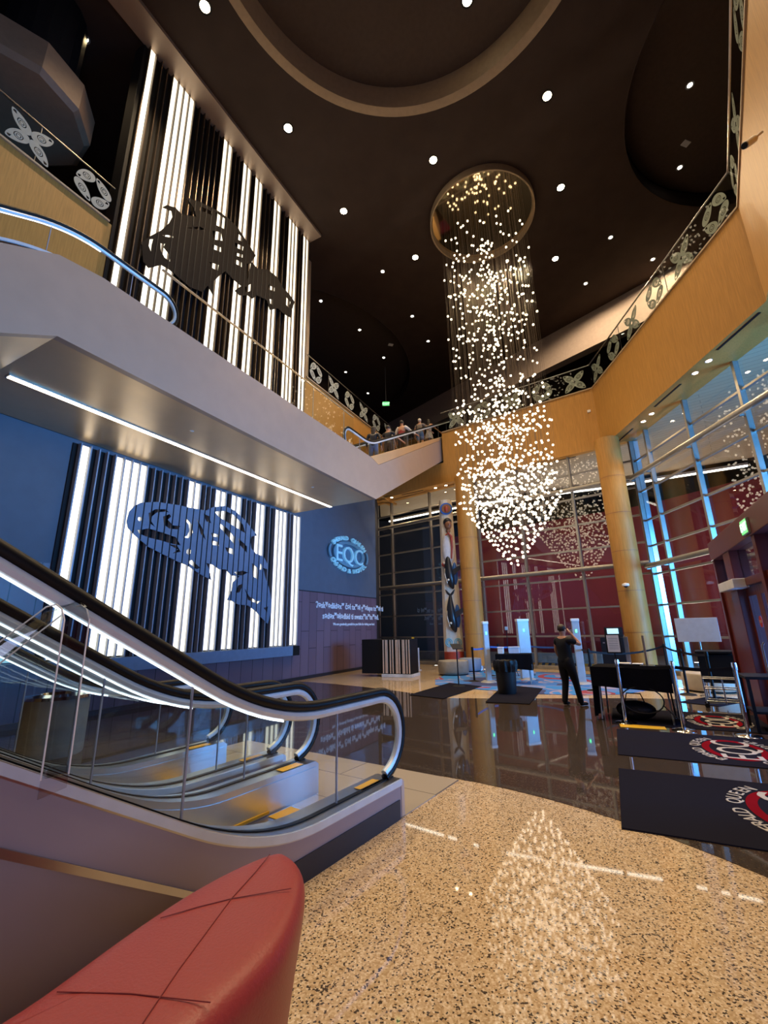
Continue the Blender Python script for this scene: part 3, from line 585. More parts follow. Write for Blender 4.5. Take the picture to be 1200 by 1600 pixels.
# anti-climb guard
t = thing('anti_climb_guard', 'bent clear acrylic guard fixed over the nearer escalator handrail', 'guard', (EO[0], EO[1], 0), rotE)
def strip(path, wv, th=0.006):
    b = MB(); wv = Vector(wv)*0.5; P_ = [Vector(p) for p in path]; q = []
    for i, p in enumerate(P_):
        tt = (P_[min(i+1, len(P_)-1)]-P_[max(i-1, 0)]).normalized(); nn = tt.cross(wv).normalized()*th*0.5
        q.append([b.b.verts.new(p+wv+nn), b.b.verts.new(p-wv+nn), b.b.verts.new(p-wv-nn), b.b.verts.new(p+wv-nn)])
    for A, B in zip(q, q[1:]):
        for k in range(4): b.b.faces.new((A[k], A[(k+1) % 4], B[(k+1) % 4], B[k]))
    b.b.faces.new(q[0][::-1]); b.b.faces.new(q[-1]); return b
strip([(0.01, -2.67, 0.92), (0.01, -2.68, 1.62), (-0.01, -2.69, 1.67), (-0.05, -2.70, 1.69)], (0, 0.10, 0.02)).build('upright_leg', M['acrylic'], t)
strip([(-0.05, -2.70, 1.69), (-0.10, -2.72, 1.68), (-0.16, -2.82, 1.56), (-0.20, -3.15, 1.20)], (0.02, 0.10, 0.05)).build('sloping_leg', M['acrylic'], t)
MB().box(0.0, 0.025, -2.71, -2.63, 0.985, 1.02, 0.004).build('fixing_bracket', M['acrylic'], t)
for dy in (-0.05, 0.05):
    MB().tube([(0.012, -2.67+dy, 0.98), (0.012, -2.68+dy, 1.62), (-0.01, -2.69+dy, 1.67), (-0.05, -2.70+dy, 1.69), (-0.10, -2.72+dy, 1.68), (-0.16, -2.82+dy, 1.56), (-0.20, -3.15+dy, 1.20)], 0.0035, 6).build('polished_edge', M['white'], t, True)
# flight arriving on the walkway from the left, and the two flights rising from it
q = frame(*AO, WAZ)(-0.35, -7.30)
escalator('upper left escalator whose handrail ends on the walkway near the tall mural', (q[0], q[1]), WAZ, -7.2, slope=-0.577, z=6.78, truss=False, knee=-2.0, knee_r=-1.75)
for k, lab in ((0, 'walkway escalator carrying people up to the right'), (1, 'empty walkway escalator behind the one carrying people')):
    q = frame(*AO, WAZ)(-0.12-1.45*(k+1)+0.10, -1.25)
    escalator(lab, (q[0], q[1]), WAZ+180, -10.2, slope=0.535, z=6.62, truss=False, deckmat=M['soffit'], knee=-1.75, knee_r=-1.45, led=False)
# ------------------------------------------------------------------ glass balustrades with etched petals
def leaf(cx, cz, ang, L=0.50, Wd=0.25):
    pts = []; a = R(ang)
    for k in range(25):
        u = k/24*2*PI; x = -math.cos(u); yv = math.sin(u)*(1-0.25*x)*(abs(math.sin(u))**0.25 if x > 0 else 1)
        pts.append((x*L/2, yv*Wd/2))
    pts = pts[:-1]
    rot = lambda P_: [(cx+x*math.cos(a)-y*math.sin(a), cz+x*math.sin(a)+y*math.cos(a)) for x, y in P_]
    e = lambda r: [(-0.03+r*math.cos(k*PI/8), r*0.85*math.sin(k*PI/8)) for k in range(16)]
    tri = [(0.12, 0.0), (0.19, 0.035), (0.21, 0.0), (0.19, -0.035)]
    return [rot(pts), rot(e(0.092)), rot(e(0.075)), rot(e(0.050)), rot(e(0.036)), rot(tri)]
def rail_seg(label, p, q, z0, h, petals=None, first=0, step=1.28, joint=1.5, group=None, top=True, start=0.7):
    v = Vector((q[0]-p[0], q[1]-p[1])); L = v.length; az = math.degrees(math.atan2(v.x, v.y))
    t = thing('glass_balustrade', label, 'balustrade', (p[0], p[1], z0), R(-az), group)
    MB().box(-0.006, 0.006, 0.01, L-0.01, 0.0, h).build('glass_pane', M['glass'], t)
    MB().box(-0.02, 0.02, 0, L, h, h+0.03, 0.006).build('top_rail', M['steel'], t)
    MB().box(-0.03, 0.03, 0, L, -0.02, 0.03, 0.004).build('base_channel', M['cove'], t)
    y = joint
    while y < L-0.2:
        MB().box(-0.008, 0.008, y-0.005, y+0.005, 0.03, h).build('glass_joint', M['steel'], t); y += joint
    if petals:
        y = start; k = first
        while y < L-0.35:
            b = MB(); lp = []
            for i in range(4):
                an = 45+90*i if k % 2 else 90*i + 45
                rr = 0.285
                cx, cz = y + rr*math.cos(R(an)), 0.5 + rr*math.sin(R(an))
                lp.append(leaf(cx, cz, an + (90 if k % 2 == 0 else 0) + 0, 0.50, 0.26))
            for g_ in lp: b.loops(g_, 0.004, Matrix(((0, 0, 1, petals), (1, 0, 0, 0), (0, 1, 0, 0), (0, 0, 0, 1))))
            b.build('etched_petals', M['petal'], t); y += step; k += 1
    return t
a_, b_ = fW(0.02, -15), fW(0.02, -7.42)
rail_seg('glass balustrade with etched petals at upper left, ending at the tall mural', a_, b_, 11.22, 1.0, 0.012, 1, start=0.70+ (7.58-0.7-0.45) % 1.28)
a_, b_ = fW(0.02, 0.3), fW(0.02, 8.2)
rail_seg('glass balustrade with etched petals on the wood parapet right of the tall mural', a_, b_, 11.22, 1.0, 0.012, 0, start=0.6)
rail_seg('plain glass balustrade along the walkway edge in front of the tall mural', fA(-0.1, -7.74), fA(-0.1, -1.2), 6.88, 1.0, None)
labs = ['etched glass balustrade at the top right, nearest the camera', 'etched glass balustrade on the short angled run at upper right', 'etched glass balustrade at the right edge, just past the first angle', 'long etched glass balustrade on the right hand wood parapet', 'etched glass balustrade on the far wood parapet behind the pendant lights', 'etched glass balustrade on the far wood parapet by the top of the escalator']
for i in range(1, 7):
    p, q = fas[i-1], fas[i]
    if i == 6: p, q = fas[5], m1
    rail_seg(labs[i-1], p, q, 10.47, 1.0, 0.012 if i != 4 else 0.012, i % 2, start=0.6, joint=2.6)
# ------------------------------------------------------------------ chandelier
cx, cyy = 4.2, 14.0
t = thing('chandelier', 'tall cascade chandelier of glowing glass balls hanging from a round mirror', 'chandelier', (cx, cyy, CZ))
MB().lathe([(0, -0.10), (1.98, -0.10)], seg=64).build('mirror_plate', M['mirror'], t, True)
MB().lathe([(1.97, 0.0), (1.97, -0.11), (2.02, -0.30), (2.07, -0.30), (2.07, 0.0)], seg=72).build('ceiling_ring', M['cove'], t, True)
rnd = random.Random(11)
wires = MB(); bulbs = []
def zbot(r): return 3.4 + 2.3*(r/1.65)**1.15
GA = PI*(3-math.sqrt(5))
NS = 210
for i in range(NS):
    r = 1.66*math.sqrt((i+0.5)/NS); a = i*GA
    x, y = r*math.cos(a), r*math.sin(a); zb = zbot(r)
    wires.tube([(x, y, -0.1), (x, y, zb-CZ)], 0.0035, 3, caps=False)
    zz = zb
    while zz < 16.6:
        bulbs.append((x, y, zz))
        f = (zz-zb)/(16.6-zb)
        if zz < 6.3: zz += rnd.uniform(0.55, 1.05) + r*0.05
        elif zz < 8.2: zz += rnd.uniform(0.9, 2.0)
        else: zz += rnd.uniform(2.1, 5.2)
for i in range(150):      # denser helix near the axis
    f = i/150; z_ = 5.5 + 11*f; a = rnd.uniform(0, 2*PI); z_ += rnd.uniform(-0.25, 0.25); r = 0.26*math.sqrt(rnd.random())*(0.5+abs(math.sin(f*17)))+0.02
    bulbs.append((r*math.cos(a), r*math.sin(a), z_))
wires.build('suspension_wires', M['fin_up'], t)
def near_key(b_): return math.hypot(math.hypot(b_[0]+cx, b_[1]+cyy), b_[2]-H0)
bulbs.sort(key=near_key)
proto = None
for i, (x, y, z_) in enumerate(bulbs[:100]):
    if proto is None:
        proto = MB().ball(0, 0, 0, 0.044, 2).build('glass_ball', M['bulb'], t, True); proto.location = (x, y, z_-CZ)
    else:
        c = proto.copy(); c.location = (x, y, z_-CZ); C.objects.link(c); c.parent = t
b = MB()
for x, y, z_ in bulbs[100:]: b.ball(x, y, z_-CZ, 0.044, 1)
o = b.build('glass_balls', M['bulb'], t, True); o['kind'] = 'stuff'
# warm light that the cascade throws about
# ------------------------------------------------------------------ ceiling downlights
k_ = (CZ-H0)/(17.6-H0)
DL = [(-8.04, 8.22), (-4.47, 7.63), (2.6, 7.95), (5.39, 9.81), (10.16, 10.03), (-2.9, 10.56), (2.01, 11.67), (6.96, 12.77), (11.54, 12.65), (-1.35, 13.55), (9.97, 15.02), (8.0, 16.08), (1.64, 15.84), (0.17, 16.6), (12.5, 16.23), (10.04, 17.6), (-3.09, 19.21), (1.72, 19.64), (2.76, 21.75), (-1.19, 21.56), (0.19, 24.27), (-2.38, 25.79), (-1.0, 28.56), (1.0, 3.2), (6.2, 5.0), (-3.0, 2.6)]
DW = ['above the upper left balustrade', 'at the upper left beside the mural bulkhead', 'largest, inside the round cove at the top', 'between the round cove and the right balustrade', 'in the right hand recess above the etched balustrade', 'nearest the mural bulkhead on the left', 'between the round cove and the mirror ring', 'just right of the mirror ring', 'in the right hand recess, beside a small white square', 'left of the mirror ring, beyond the bulkhead', 'right of the cascade, second in its row', 'right of the cascade, level with the lower mirror edge', 'close left of the cascade below the mirror ring', 'in the middle row left of the cascade', 'far right just above the balustrade', 'small one right of the cascade near the grey bulkhead', 'far one just right of the tall mural', 'far one left of the cascade, beside its upper strings', 'very far one next to the cascade', 'far one in the middle of the left row', 'very far one above the green exit sign', 'very far one left of the exit sign', 'farthest one above the escalator riders', 'in the round cove, overhead', 'overhead at the right edge of the cove', 'overhead near the mural']
lens_s = None
for i, (x, y) in enumerate(DL):
    x *= k_; y *= k_
    up_ = 0.72 if (math.hypot(x-rc[0], y-rc[1]) < 4.6 or math.hypot(x-13.2, y-8.4) < 5.4 or math.hypot(x+6.5, y-25.5) < 8.4) else 0.0
    big = y < 16.5 and x < 8.5 and x > -6
    t = thing('ceiling_downlight', 'round ceiling downlight, ' + DW[i], 'downlight', (x, y, CZ+up_), 0, 'downlights in the dark ceiling')
    r = 0.13 if big else 0.075
    MB().lathe([(r, -0.004), (r+0.05, -0.012), (r+0.05, 0.0)], seg=20).build('trim_ring', M['black'] if big else M['grey'], t, True)
    MB().lathe([(0.0, -0.008), (r, -0.008)], seg=20).build('lens', M['can'] if big else M['can_small'], t)
    if y < 17.9:
        l = bpy.data.lights.new('lamp', 'SPOT'); l.energy = 1500 if big else 500; l.color = (1.0, 0.72, 0.42); l.spot_size = R(95 if not (x > 7.5 and y > 15.5) else 172); l.spot_blend = 0.9 if not (x > 7.5 and y > 15.5) else 0.3; l.shadow_soft_size = 0.12
        lo_ = bpy.data.objects.new('lamp', l); C.objects.link(lo_); lo_.parent = t; lo_.location = (0, 0, -0.05)
for i, (x, y) in enumerate([(8.32, 9.71), (8.35, 10.26), (8.53, 12.53), (8.57, 13.06), (2.46, 19.6), (2.91, 19.25), (0.4, 21.0), (8.3, 7.6), (8.3, 7.1)]):
    t = thing('soffit_downlight', 'small round downlight in the wood soffit ' + ['over the right glass wall, third pair', 'over the right glass wall, third pair farther side', 'over the right glass wall, farther pair', 'over the right glass wall, nearest the corner column', 'over the far glass wall, left of a pair', 'over the far glass wall, right of a pair', 'at the left end by the walkway corner', 'over the right glass wall towards the doors', 'over the right glass wall nearest the camera'][i], 'downlight', (x, y, 7.965), 0, 'downlights in the wood soffit')
    MB().lathe([(0.06, -0.003), (0.085, -0.008), (0.085, 0.0)], seg=20).build('trim_ring', M['white'], t, True)
    MB().lathe([(0.0, -0.006), (0.06, -0.006)], seg=20).build('lens', M['can'], t)
    l = bpy.data.lights.new('lamp', 'SPOT'); l.energy = 160; l.color = (1.0, 0.72, 0.42); l.spot_size = R(120); l.spot_blend = 0.9; l.shadow_soft_size = 0.05
    lo_ = bpy.data.objects.new('lamp', l); C.objects.link(lo_); lo_.parent = t; lo_.location = (0, 0, -0.04)
for i, ((x0, y0), (x1, y1)) in enumerate([((8.20, 9.26), (8.16, 7.95)), ((8.35, 12.07), (8.31, 10.78)), ((8.55, 14.6), (8.50, 13.57)), ((0.9, 20.6), (1.9, 19.9)), ((6.9, 16.45), (7.6, 16.02))]):
    v = Vector((x1-x0, y1-y0)).normalized(); nx, ny = -v.y*0.03, v.x*0.03
    o = MB().slab([(x0-nx, y0-ny), (x1-nx, y1-ny), (x1+nx, y1+ny), (x0+nx, y0+ny)], 7.955, 7.9645).build('air_slot', M['black'])
    tag(o, 'narrow black air slot in the soffit ' + ['nearest the camera', 'midway along the right glass wall', 'by the corner column on the right side', 'at the left end of the far glass wall', 'by the corner column on the far side'][i], 'air slot', 'air slots in the soffit')
# linear lamps under the canopy edge outside
lam = [(0.26, 25.0), (4.5, 21.75), (10.2, 19.35), (14.9, 16.7)]
for i in range(3):
    (x0, y0), (x1, y1) = lam[i], lam[i+1]; v = Vector((x1-x0, y1-y0)); L = v.length
    t = thing('linear_lamp', 'long white linear lamp under the outer canopy ' + ['behind the carved pole', 'behind the cascade and corner column', 'beyond the right glass wall'][i], 'lamp', (x0, y0, 7.72), math.atan2(-v.x, v.y))
    MB().box(-0.07, 0.07, 0.03, L-0.03, 0.0, 0.1).build('housing', M['steel'], t)
    MB().box(-0.055, 0.055, 0.05, L-0.05, -0.05, 0.0).build('diffuser', M['lin'], t)
# beam of light line seen low in the red area: slanting linear lamps on the maroon wall
# ------------------------------------------------------------------ small things overhead
def exit_sign(label, loc, rz, sc=1.0, hang=0.0):
    t = thing('exit_sign', label, 'exit sign', loc, rz)
    MB().box(-0.17*sc, 0.17*sc, 0.0, 0.05*sc, -0.11*sc, 0.11*sc, 0.006).build('housing', M['grey'], t)
    MB().box(-0.15*sc, 0.15*sc, -0.004, 0.0, -0.095*sc, 0.095*sc).build('lit_face', M['exit'], t)
    MB().text('EXIT', 0.16*sc, 0.004, Matrix.Translation((0, -0.007, -0.055*sc)) @ Matrix.Rotation(PI/2, 4, 'X'), bold=0.004).build('lettering', M['exit_text'], t)
    if hang: MB().tube([(0, 0.02, 0.11*sc), (0, 0.02, hang)], 0.012, 6).build('suspension_rod', M['grey'], t)
    return t
exit_sign('green EXIT sign hanging in the dark above the escalator riders', (0.26, 24.2, 15.0), 0.0, 1.35, 2.6)
for i, (x, y, lab) in enumerate(((11.3, 11.9, 'white square ceiling vent in the right hand recess'), (0.6, 22.2, 'small white square ceiling vent far left of the cascade'))):
    o = MB().box(-0.14, 0.14, -0.1, 0.1, -0.03, 0, 0.005).build('ceiling_vent', M['white'], loc=(x, y, CZ+(0.72 if i == 0 else 0)), rotz=0.3); tag(o, lab, 'vent')
def camera_thing(label, loc, rz, sc=1.0):
    t = thing('security_camera', label, 'camera', loc, rz)
    MB().ball(0, -0.07*sc, 0, 0.07*sc, 2).build('dome', M['black'], t, True)
    MB().lathe([(0.0, 0.09*sc), (0.10*sc, 0.06*sc), (0.11*sc, 0.0), (0.08*sc, -0.02*sc)], 0, -0.06*sc, 20).build('housing', M['white'], t, True)
    MB().box(-0.03*sc, 0.03*sc, -0.06*sc, 0.0, 0.02*sc, 0.08*sc).build('wall_bracket', M['white'], t)
camera_thing('small white dome camera on the corner column', (7.72, 14.17, 2.75), R(-28))
t = thing('security_camera', 'white cylindrical camera at the right edge high on the wood parapet', 'camera', (6.06, 5.18, 9.0), 0)
MB().tube([(-0.02, 0.02, 0.0), (-0.22, 0.0, -0.16)], 0.055, 16).build('barrel', M['white'], t, True)
MB().tube([(0.06, -0.06, 0.04), (-0.08, 0.02, -0.04)], 0.02, 8).build('bracket', M['white'], t, True)
MB().tube([(-0.22, 0.0, -0.16), (-0.235, -0.001, -0.172)], 0.045, 16).build('lens', M['black'], t, True)
t = thing('ceiling_drum', 'brown faceted drum hanging from the ceiling at upper left', 'drum', (-8.75, 7.75, 0))
MB().lathe([(0.0, 14.0), (1.3, 14.0), (1.42, 14.12), (1.42, 14.95), (0.0, 15.0)], seg=10).build('drum_casing', M['drum'], t)
MB().lathe([(0.9, 14.98), (0.9, 17.75)], seg=20).build('hanging_neck', M['black'], t)
o = MB().box(-0.06, 0.06, -0.03, 0.03, -0.05, 0.05, 0.01).build('smoke_detector', M['white'], loc=(8.02, 15.3, 9.55), rotz=-0.5); tag(o, 'small white box high on the wood parapet above the corner column', 'detector')
# ------------------------------------------------------------------ red sofa
def sofa():
    t = thing('sofa', 'curved brick red leather sofa back filling the lower left corner', 'sofa', (-0.6, 1.5, 0))
    top = [(-0.455, 2.005), (-0.39, 1.985), (-0.32, 1.90), (-0.288, 1.77), (-0.28, 1.59), (-0.295, 1.45), (-0.34, 1.34), (-0.40, 1.22), (-0.50, 1.05), (-0.64, 0.86), (-0.85, 0.70), (-1.15, 0.66), (-1.3, 0.78), (-1.22, 0.95), (-1.02, 1.09), (-0.89, 1.24), (-0.84, 1.38), (-0.78, 1.55), (-0.68, 1.76), (-0.56, 1.92)]
    cxx = sum(p[0] for p in top)/len(top); cyy_ = sum(p[1] for p in top)/len(top)
    def ring(z, inset):
        out = []
        n = len(top)
        for i, p in enumerate(top):
            a, c = Vector(top[i-1]), Vector(top[(i+1) % n]); tt = (c-a).normalized(); nn = Vector((-tt.y, tt.x))
            q = Vector(p) - nn*0.0
            # polygon is clockwise: inward normal is to the right of travel
            inward = Vector((tt.y, -tt.x)); q = Vector(p) + inward*inset
            out.append((q.x+0.6, q.y-1.5, z))
        return out
    b = MB(); rings = []
    for z, ins in ((0.0, 0.10), (0.06, 0.09), (0.35, 0.05), (0.62, 0.008), (0.67, 0.0), (0.705, 0.012), (0.725, 0.035), (0.735, 0.07)):
        rings.append([b.b.verts.new(v) for v in ring(z, ins)])
    n = len(top)
    for A, B in zip(rings, rings[1:]):
        for k in range(n): b.b.faces.new((A[k], A[(k+1) % n], B[(k+1) % n], B[k]))
    b.b.faces.new(rings[0]); b.b.faces.new(rings[-1])
    o = b.build('upholstery', M['red_sofa'], t, True)
    sub = o.modifiers.new('s', 'SUBSURF'); sub.levels = 2; sub.render_levels = 2
    me = eval_mesh(o); o.modifiers.clear(); o.data = me
    for p in me.polygons: p.use_smooth = True
    for pts in ([(-0.46, 1.93), (-0.48, 1.80), (-0.51, 1.65), (-0.54, 1.35), (-0.55, 1.15), (-0.60, 1.0)], [(-0.33, 1.70), (-0.42, 1.675), (-0.51, 1.65), (-0.60, 1.61), (-0.69, 1.56)], [(-0.80, 1.29), (-0.62, 1.28), (-0.42, 1.25)]):
        MB().tube([(x+0.6, y-1.5, 0.7355) for x, y in pts], 0.0014, 6).build('stitched_seam', M['seam'], t)
    MB().slab([(x+0.6, y-1.5) for x, y in [((p[0]-cxx)*0.8+cxx, (p[1]-cyy_)*0.8+cyy_) for p in top]], 0.0, 0.03).build('base_plinth', M['black'], t)
sofa()
# ------------------------------------------------------------------ lobby furniture
t = thing('reception_kiosk', 'dark reception kiosk with bronze striped front beside the mauve wall', 'kiosk', (-0.15, 15.65, 0), R(-23))
MB().box(-0.02, 1.02, 0.0, 0.75, 0.10, 1.22, 0.01).build('body', M['black'], t)
MB().box(-0.04, 1.06, -0.03, 0.78, 0.0, 0.10, 0.01).build('marble_base', M['marble'], t)
MB().box(-0.80, -0.02, 0.02, 0.74, 0.10, 1.22, 0.01).build('side_cabinet', M['black'], t)
for i, x in enumerate((0.03, 0.12, 0.17, 0.29, 0.38, 0.50, 0.55, 0.62, 0.74, 0.79, 0.88, 0.97)):
    MB().box(x-0.022, x+0.022, -0.02, 0.0, 0.12, 1.20, 0.004).build('bronze_strip', M['strip'], t)
t = thing('marble_plinth', 'small pale marble block right of the striped kiosk', 'plinth', (1.05, 17.6, 0), R(-20))
MB().box(-0.16, 0.16, -0.16, 0.16, 0, 0.84, 0.01).build('block', M['marble'], t)
MB().box(-0.20, 0.20, -0.20, 0.20, 0, 0.05, 0.005).build('foot', M['marble'], t)
t = thing('yellow_notice', 'narrow yellow notice standing on the pale marble block', 'notice', (1.02, 17.6, 0.84), R(-10))
MB().box(-0.05, 0.05, -0.006, 0.006, 0.01, 0.40, 0.003).build('card', M['yellow'], t)
MB().box(-0.06, 0.06, -0.04, 0.04, 0.0, 0.012, 0.003).build('stand', M['grey'], t)
def drum_bench(label, x, y, r, h, m_):
    t = thing('round_bench', label, 'bench', (x, y, 0.013))
    MB().lathe([(0, 0.03), (r-0.03, 0.03), (r-0.01, 0.05), (r, 0.10), (r, h-0.05), (r-0.02, h-0.01), (r-0.06, h), (0, h)], seg=40).build('seat_drum', m_, t, True)
    MB().lathe([(0, 0.0), (r-0.05, 0.0), (r-0.05, 0.04), (0, 0.04)], seg=40).build('foot_ring', M['black'], t)
drum_bench('grey round bench in front of the carved pole', 2.28, 15.9, 0.52, 0.46, M['concrete'])
drum_bench('smaller blue grey round bench right of the carved pole foot', 3.05, 16.9, 0.40, 0.46, mat('blue_grey_stone', (0.22, 0.27, 0.36), 0.6))
# carved pole
t = thing('carved_pole', 'tall painted cream story pole with carved orcas and a figure', 'pole', (2.75, 18.7, 0), R(-8.3)+0)
b = MB(); zz = [0.62, 1.2, 2.5, 4.0, 5.5, 6.9, 7.05]; ww = [0.40, 0.40, 0.375, 0.34, 0.31, 0.29, 0.27]; rg = []
for z_, w_ in zip(zz, ww):
    pr = [(-w_, 0.10), (-w_*0.97, -0.04), (-w_*0.7, -0.15), (-w_*0.3, -0.20), (w_*0.3, -0.20), (w_*0.7, -0.15), (w_*0.97, -0.04), (w_, 0.10)]
    rg.append([b.b.verts.new((x, y, z_)) for x, y in pr])
for A, B in zip(rg, rg[1:]):
    for k in range(8): b.b.faces.new((A[k], A[(k+1) % 8], B[(k+1) % 8], B[k]))
b.b.faces.new(rg[0]); b.b.faces.new(rg[-1]); b.build('post', M['totem'], t)
MB().lathe([(0, 0), (0.46, 0), (0.46, 0.08), (0.40, 0.12), (0.40, 0.62), (0, 0.62)], seg=24).build('red_base', M['carve_red'], t, True)
YR = Matrix.Rotation(PI/2, 4, 'X')
def disc(r, y, z_, m_, nm, th=0.04, sx=1.0): 
    b = MB(); b.tube([(0, y, 0), (0, y-th, 0)], r, 28); bmesh.ops.transform(b.b, matrix=Matrix.Translation((0.02, 0, z_)) @ Matrix.Diagonal((sx, 1, 1, 1)), verts=b.b.verts); return b.build(nm, m_, t, True)
disc(0.27, -0.19, 6.62, M['carve_blue'], 'medallion_rim', 0.05)
disc(0.20, -0.235, 6.62, M['carve_brown'], 'medallion_face', 0.03)
MB().ball(0.02, -0.28, 6.60, 0.09, 2, (0.9, 0.6, 1.5)).build('medallion_figure', M['carve_red'], t, True)
b = MB(); b.ball(0.06, -0.24, 5.90, 0.17, 3, (0.95, 0.9, 1.35)); b.ball(0.10, -0.40, 5.88, 0.035, 2, (0.8, 1, 1.6)); b.ball(0.08, -0.385, 5.76, 0.04, 2, (1.5, 0.5, 0.5)); b.ball(0.05, -0.22, 5.62, 0.10, 2)
hd = b.build('figure_head', M['carve_brown'], t, True)
MB().ball(0.04, -0.21, 6.02, 0.19, 3, (0.98, 0.85, 1.0)).build('figure_hair', M['carve_black'], hd, True)
b = MB(); b.ball(0.02, -0.14, 4.85, 0.30, 3, (0.95, 0.5, 2.5)); b.build('figure_robe', M['shirt_white'], t, True)
b = MB(); b.tube([(-0.08, -0.30, 5.42), (0.05, -0.33, 5.50), (0.16, -0.30, 5.35), (0.17, -0.29, 4.9), (0.12, -0.27, 4.4)], [0.03, 0.05, 0.06, 0.045, 0.03], 8); b.build('figure_sash', M['carve_red'], t, True)
b = MB(); b.ball(-0.17, -0.20, 4.17, 0.15, 2, (1.0, 0.5, 0.75)); b.build('small_mask', M['carve_red'], t, True)
b = MB(); b.ball(-0.20, -0.26, 4.22, 0.05, 2); b.ball(-0.09, -0.27, 4.22, 0.05, 2); b.build('mask_eyes', M['totem'], t, True)
def orca(zc, h, nm):
    # body arched, head down, flukes up
    b = MB(); pts = [(-0.02, -0.17, zc+h*0.40), (-0.03, -0.20, zc+h*0.28), (-0.04, -0.24, zc+h*0.12), (-0.03, -0.27, zc-h*0.08), (0.02, -0.27, zc-h*0.26), (0.08, -0.24, zc-h*0.40), (0.12, -0.21, zc-h*0.46)]
    b.tube(pts, [0.05, 0.09, 0.15, 0.19, 0.18, 0.11, 0.04], 14); o = b.build(nm, M['carve_black'], t, True)
    b = MB()
    for s in (-1, 1): b.tube([(-0.02, -0.18, zc+h*0.38), (-0.02+s*0.10, -0.19, zc+h*0.44), (-0.02+s*0.19, -0.19, zc+h*0.52)], [0.05, 0.05, 0.015], 8)
    b.build('tail_flukes', M['carve_black'], o, True)
    b = MB(); b.prism([(0.10, zc-h*0.02), (0.62, zc+h*0.14), (0.58, zc+h*0.05), (0.16, zc-h*0.16)], lambda a, c: (a, -0.24, c), lambda a, c: (a, -0.31, c)); b.build('dorsal_fin', M['carve_black'], o)
    b = MB(); b.ball(-0.06, -0.42, zc-h*0.26, 0.06, 2, (1, 0.7, 0.8)); b.tube([(-0.18, -0.33, zc+h*0.02), (-0.19, -0.37, zc-h*0.15), (-0.11, -0.38, zc-h*0.34)], 0.022, 8); b.build('white_marking', M['totem'], o, True)
    b = MB(); b.ball(0.22, -0.15, zc-h*0.10, 0.10, 2, (1.3, 0.8, 5.0)); b.build('blue_water', M['carve_blue'], t, True)
orca(3.95, 1.75, 'upper_orca'); orca(2.2, 1.75, 'lower_orca')
b = MB()
for s in (-1, 1):
    for rr in (0.14, 0.08): 
        q = [(s*0.18 + rr*math.cos(k*PI/8), -0.205, 0.98 + rr*1.1*math.sin(k*PI/8)) for k in range(17)]; b.tube(q, 0.022, 6)
b.build('teal_scrolls', M['carve_teal'], t, True)
# floor uplights by the glass
for i, (x, y) in enumerate(((2.1, 19.8), (3.74, 17.5), (7.11, 11.38))):
    t = thing('floor_uplight', 'small round floor light ' + ['left of the carved pole', 'at the foot of the middle wood column', 'near the right glass wall behind the posts'][i], 'floor light', (x, y, 0), 0)
    MB().lathe([(0.0, 0.012), (0.07, 0.012)], seg=20).build('lens', M['can_small'], t)
    MB().lathe([(0.07, 0.0), (0.07, 0.02), (0.10, 0.015), (0.11, 0.0)], seg=20).build('rim', M['steel'], t, True)
for i, (x, y) in enumerate(((3.6, 23.4), (7.6, 20.2), (11.6, 17.0))):  # added fill lamps, brightening the canopy and the maroon wall
    t = thing('added_canopy_fill', 'added warm fill light on the ground outside the far glass wall, ' + ['left one', 'middle one', 'right one'][i], 'added light', (x, y, 0.02))
    MB().box(-0.25, 0.25, -0.12, 0.12, 0.0, 0.12, 0.01).build('housing', M['grey'], t); MB().box(-0.22, 0.22, -0.09, 0.09, 0.12, 0.125).build('lens', M['can_small'], t)
    l = bpy.data.lights.new('lamp', 'AREA'); l.shape = 'RECTANGLE'; l.size = 0.44; l.size_y = 0.18; l.energy = 260; l.color = (1.0, 0.78, 0.55)
    lo_ = bpy.data.objects.new('lamp', l); C.objects.link(lo_); lo_.parent = t; lo_.location = (0, 0, 0.14); lo_.rotation_euler = (PI, 0, 0)
# ------------------------------------------------------------------ carpet and mats
o = MB().slab([(1.5, 14.6), (1.35, 13.2), (2.3, 12.1), (3.4, 11.1), (4.4, 10.75), (5.4, 10.75), (7.2, 11.9), (7.9, 13.7), (6.0, 15.6), (3.9, 17.3), (2.2, 16.3)], 0.004, 0.012).build('lobby_carpet', M['carpet'])
tag(o, 'blue, lilac and red swirled carpet in front of the far glass wall', 'carpet')
def mat_thing(label, pts, m_=None, z_=0.006):
    b = MB(); b.slab(pts, z_, z_+0.008); o = b.build('floor_mat', m_ or M['mat_dark']); tag(o, label, 'floor mat'); return o
mat_thing('plain dark floor mat on the left, under the black sign stand', [(0.52, 11.3), (1.25, 10.6), (2.55, 12.6), (1.8, 13.5)], z_=0.012)
mat_thing('plain dark floor mat under the black litter bin', [(2.07, 10.0), (2.90, 9.65), (3.95, 11.9), (3.2, 12.8)], z_=0.012)
mat_thing('plain dark floor mat by the steel rack near the right glass wall', [(5.9, 9.55), (6.3, 9.0), (7.4, 9.6), (7.0, 10.2)])
def logo_mat(label, c0, az, w_, l_, lx, ly, sc):
    """c0 = corner nearest the camera; width w_ along azimuth az, length l_ to the right of it"""
    t = thing('logo_mat', label, 'floor mat', (c0[0], c0[1], 0.004), R(-az))
    MB().box(0, l_, 0, w_, 0, 0.010, 0.003).build('pile', M['mat_dark'], t)
    base = Matrix(((0, -1, 0, lx), (1, 0, 0, ly), (0, 0, 1, 0.0115), (0, 0, 0, 1)))
    logo(t, base, sc, M['ink_white'], M['ink_red'], 0.0012, 'red_oval')
logo_mat('nearest dark EQC logo mat, cut by the right edge', (1.81, 3.95), 26.5, 1.64, 2.4, 1.33, 0.86, 0.70)
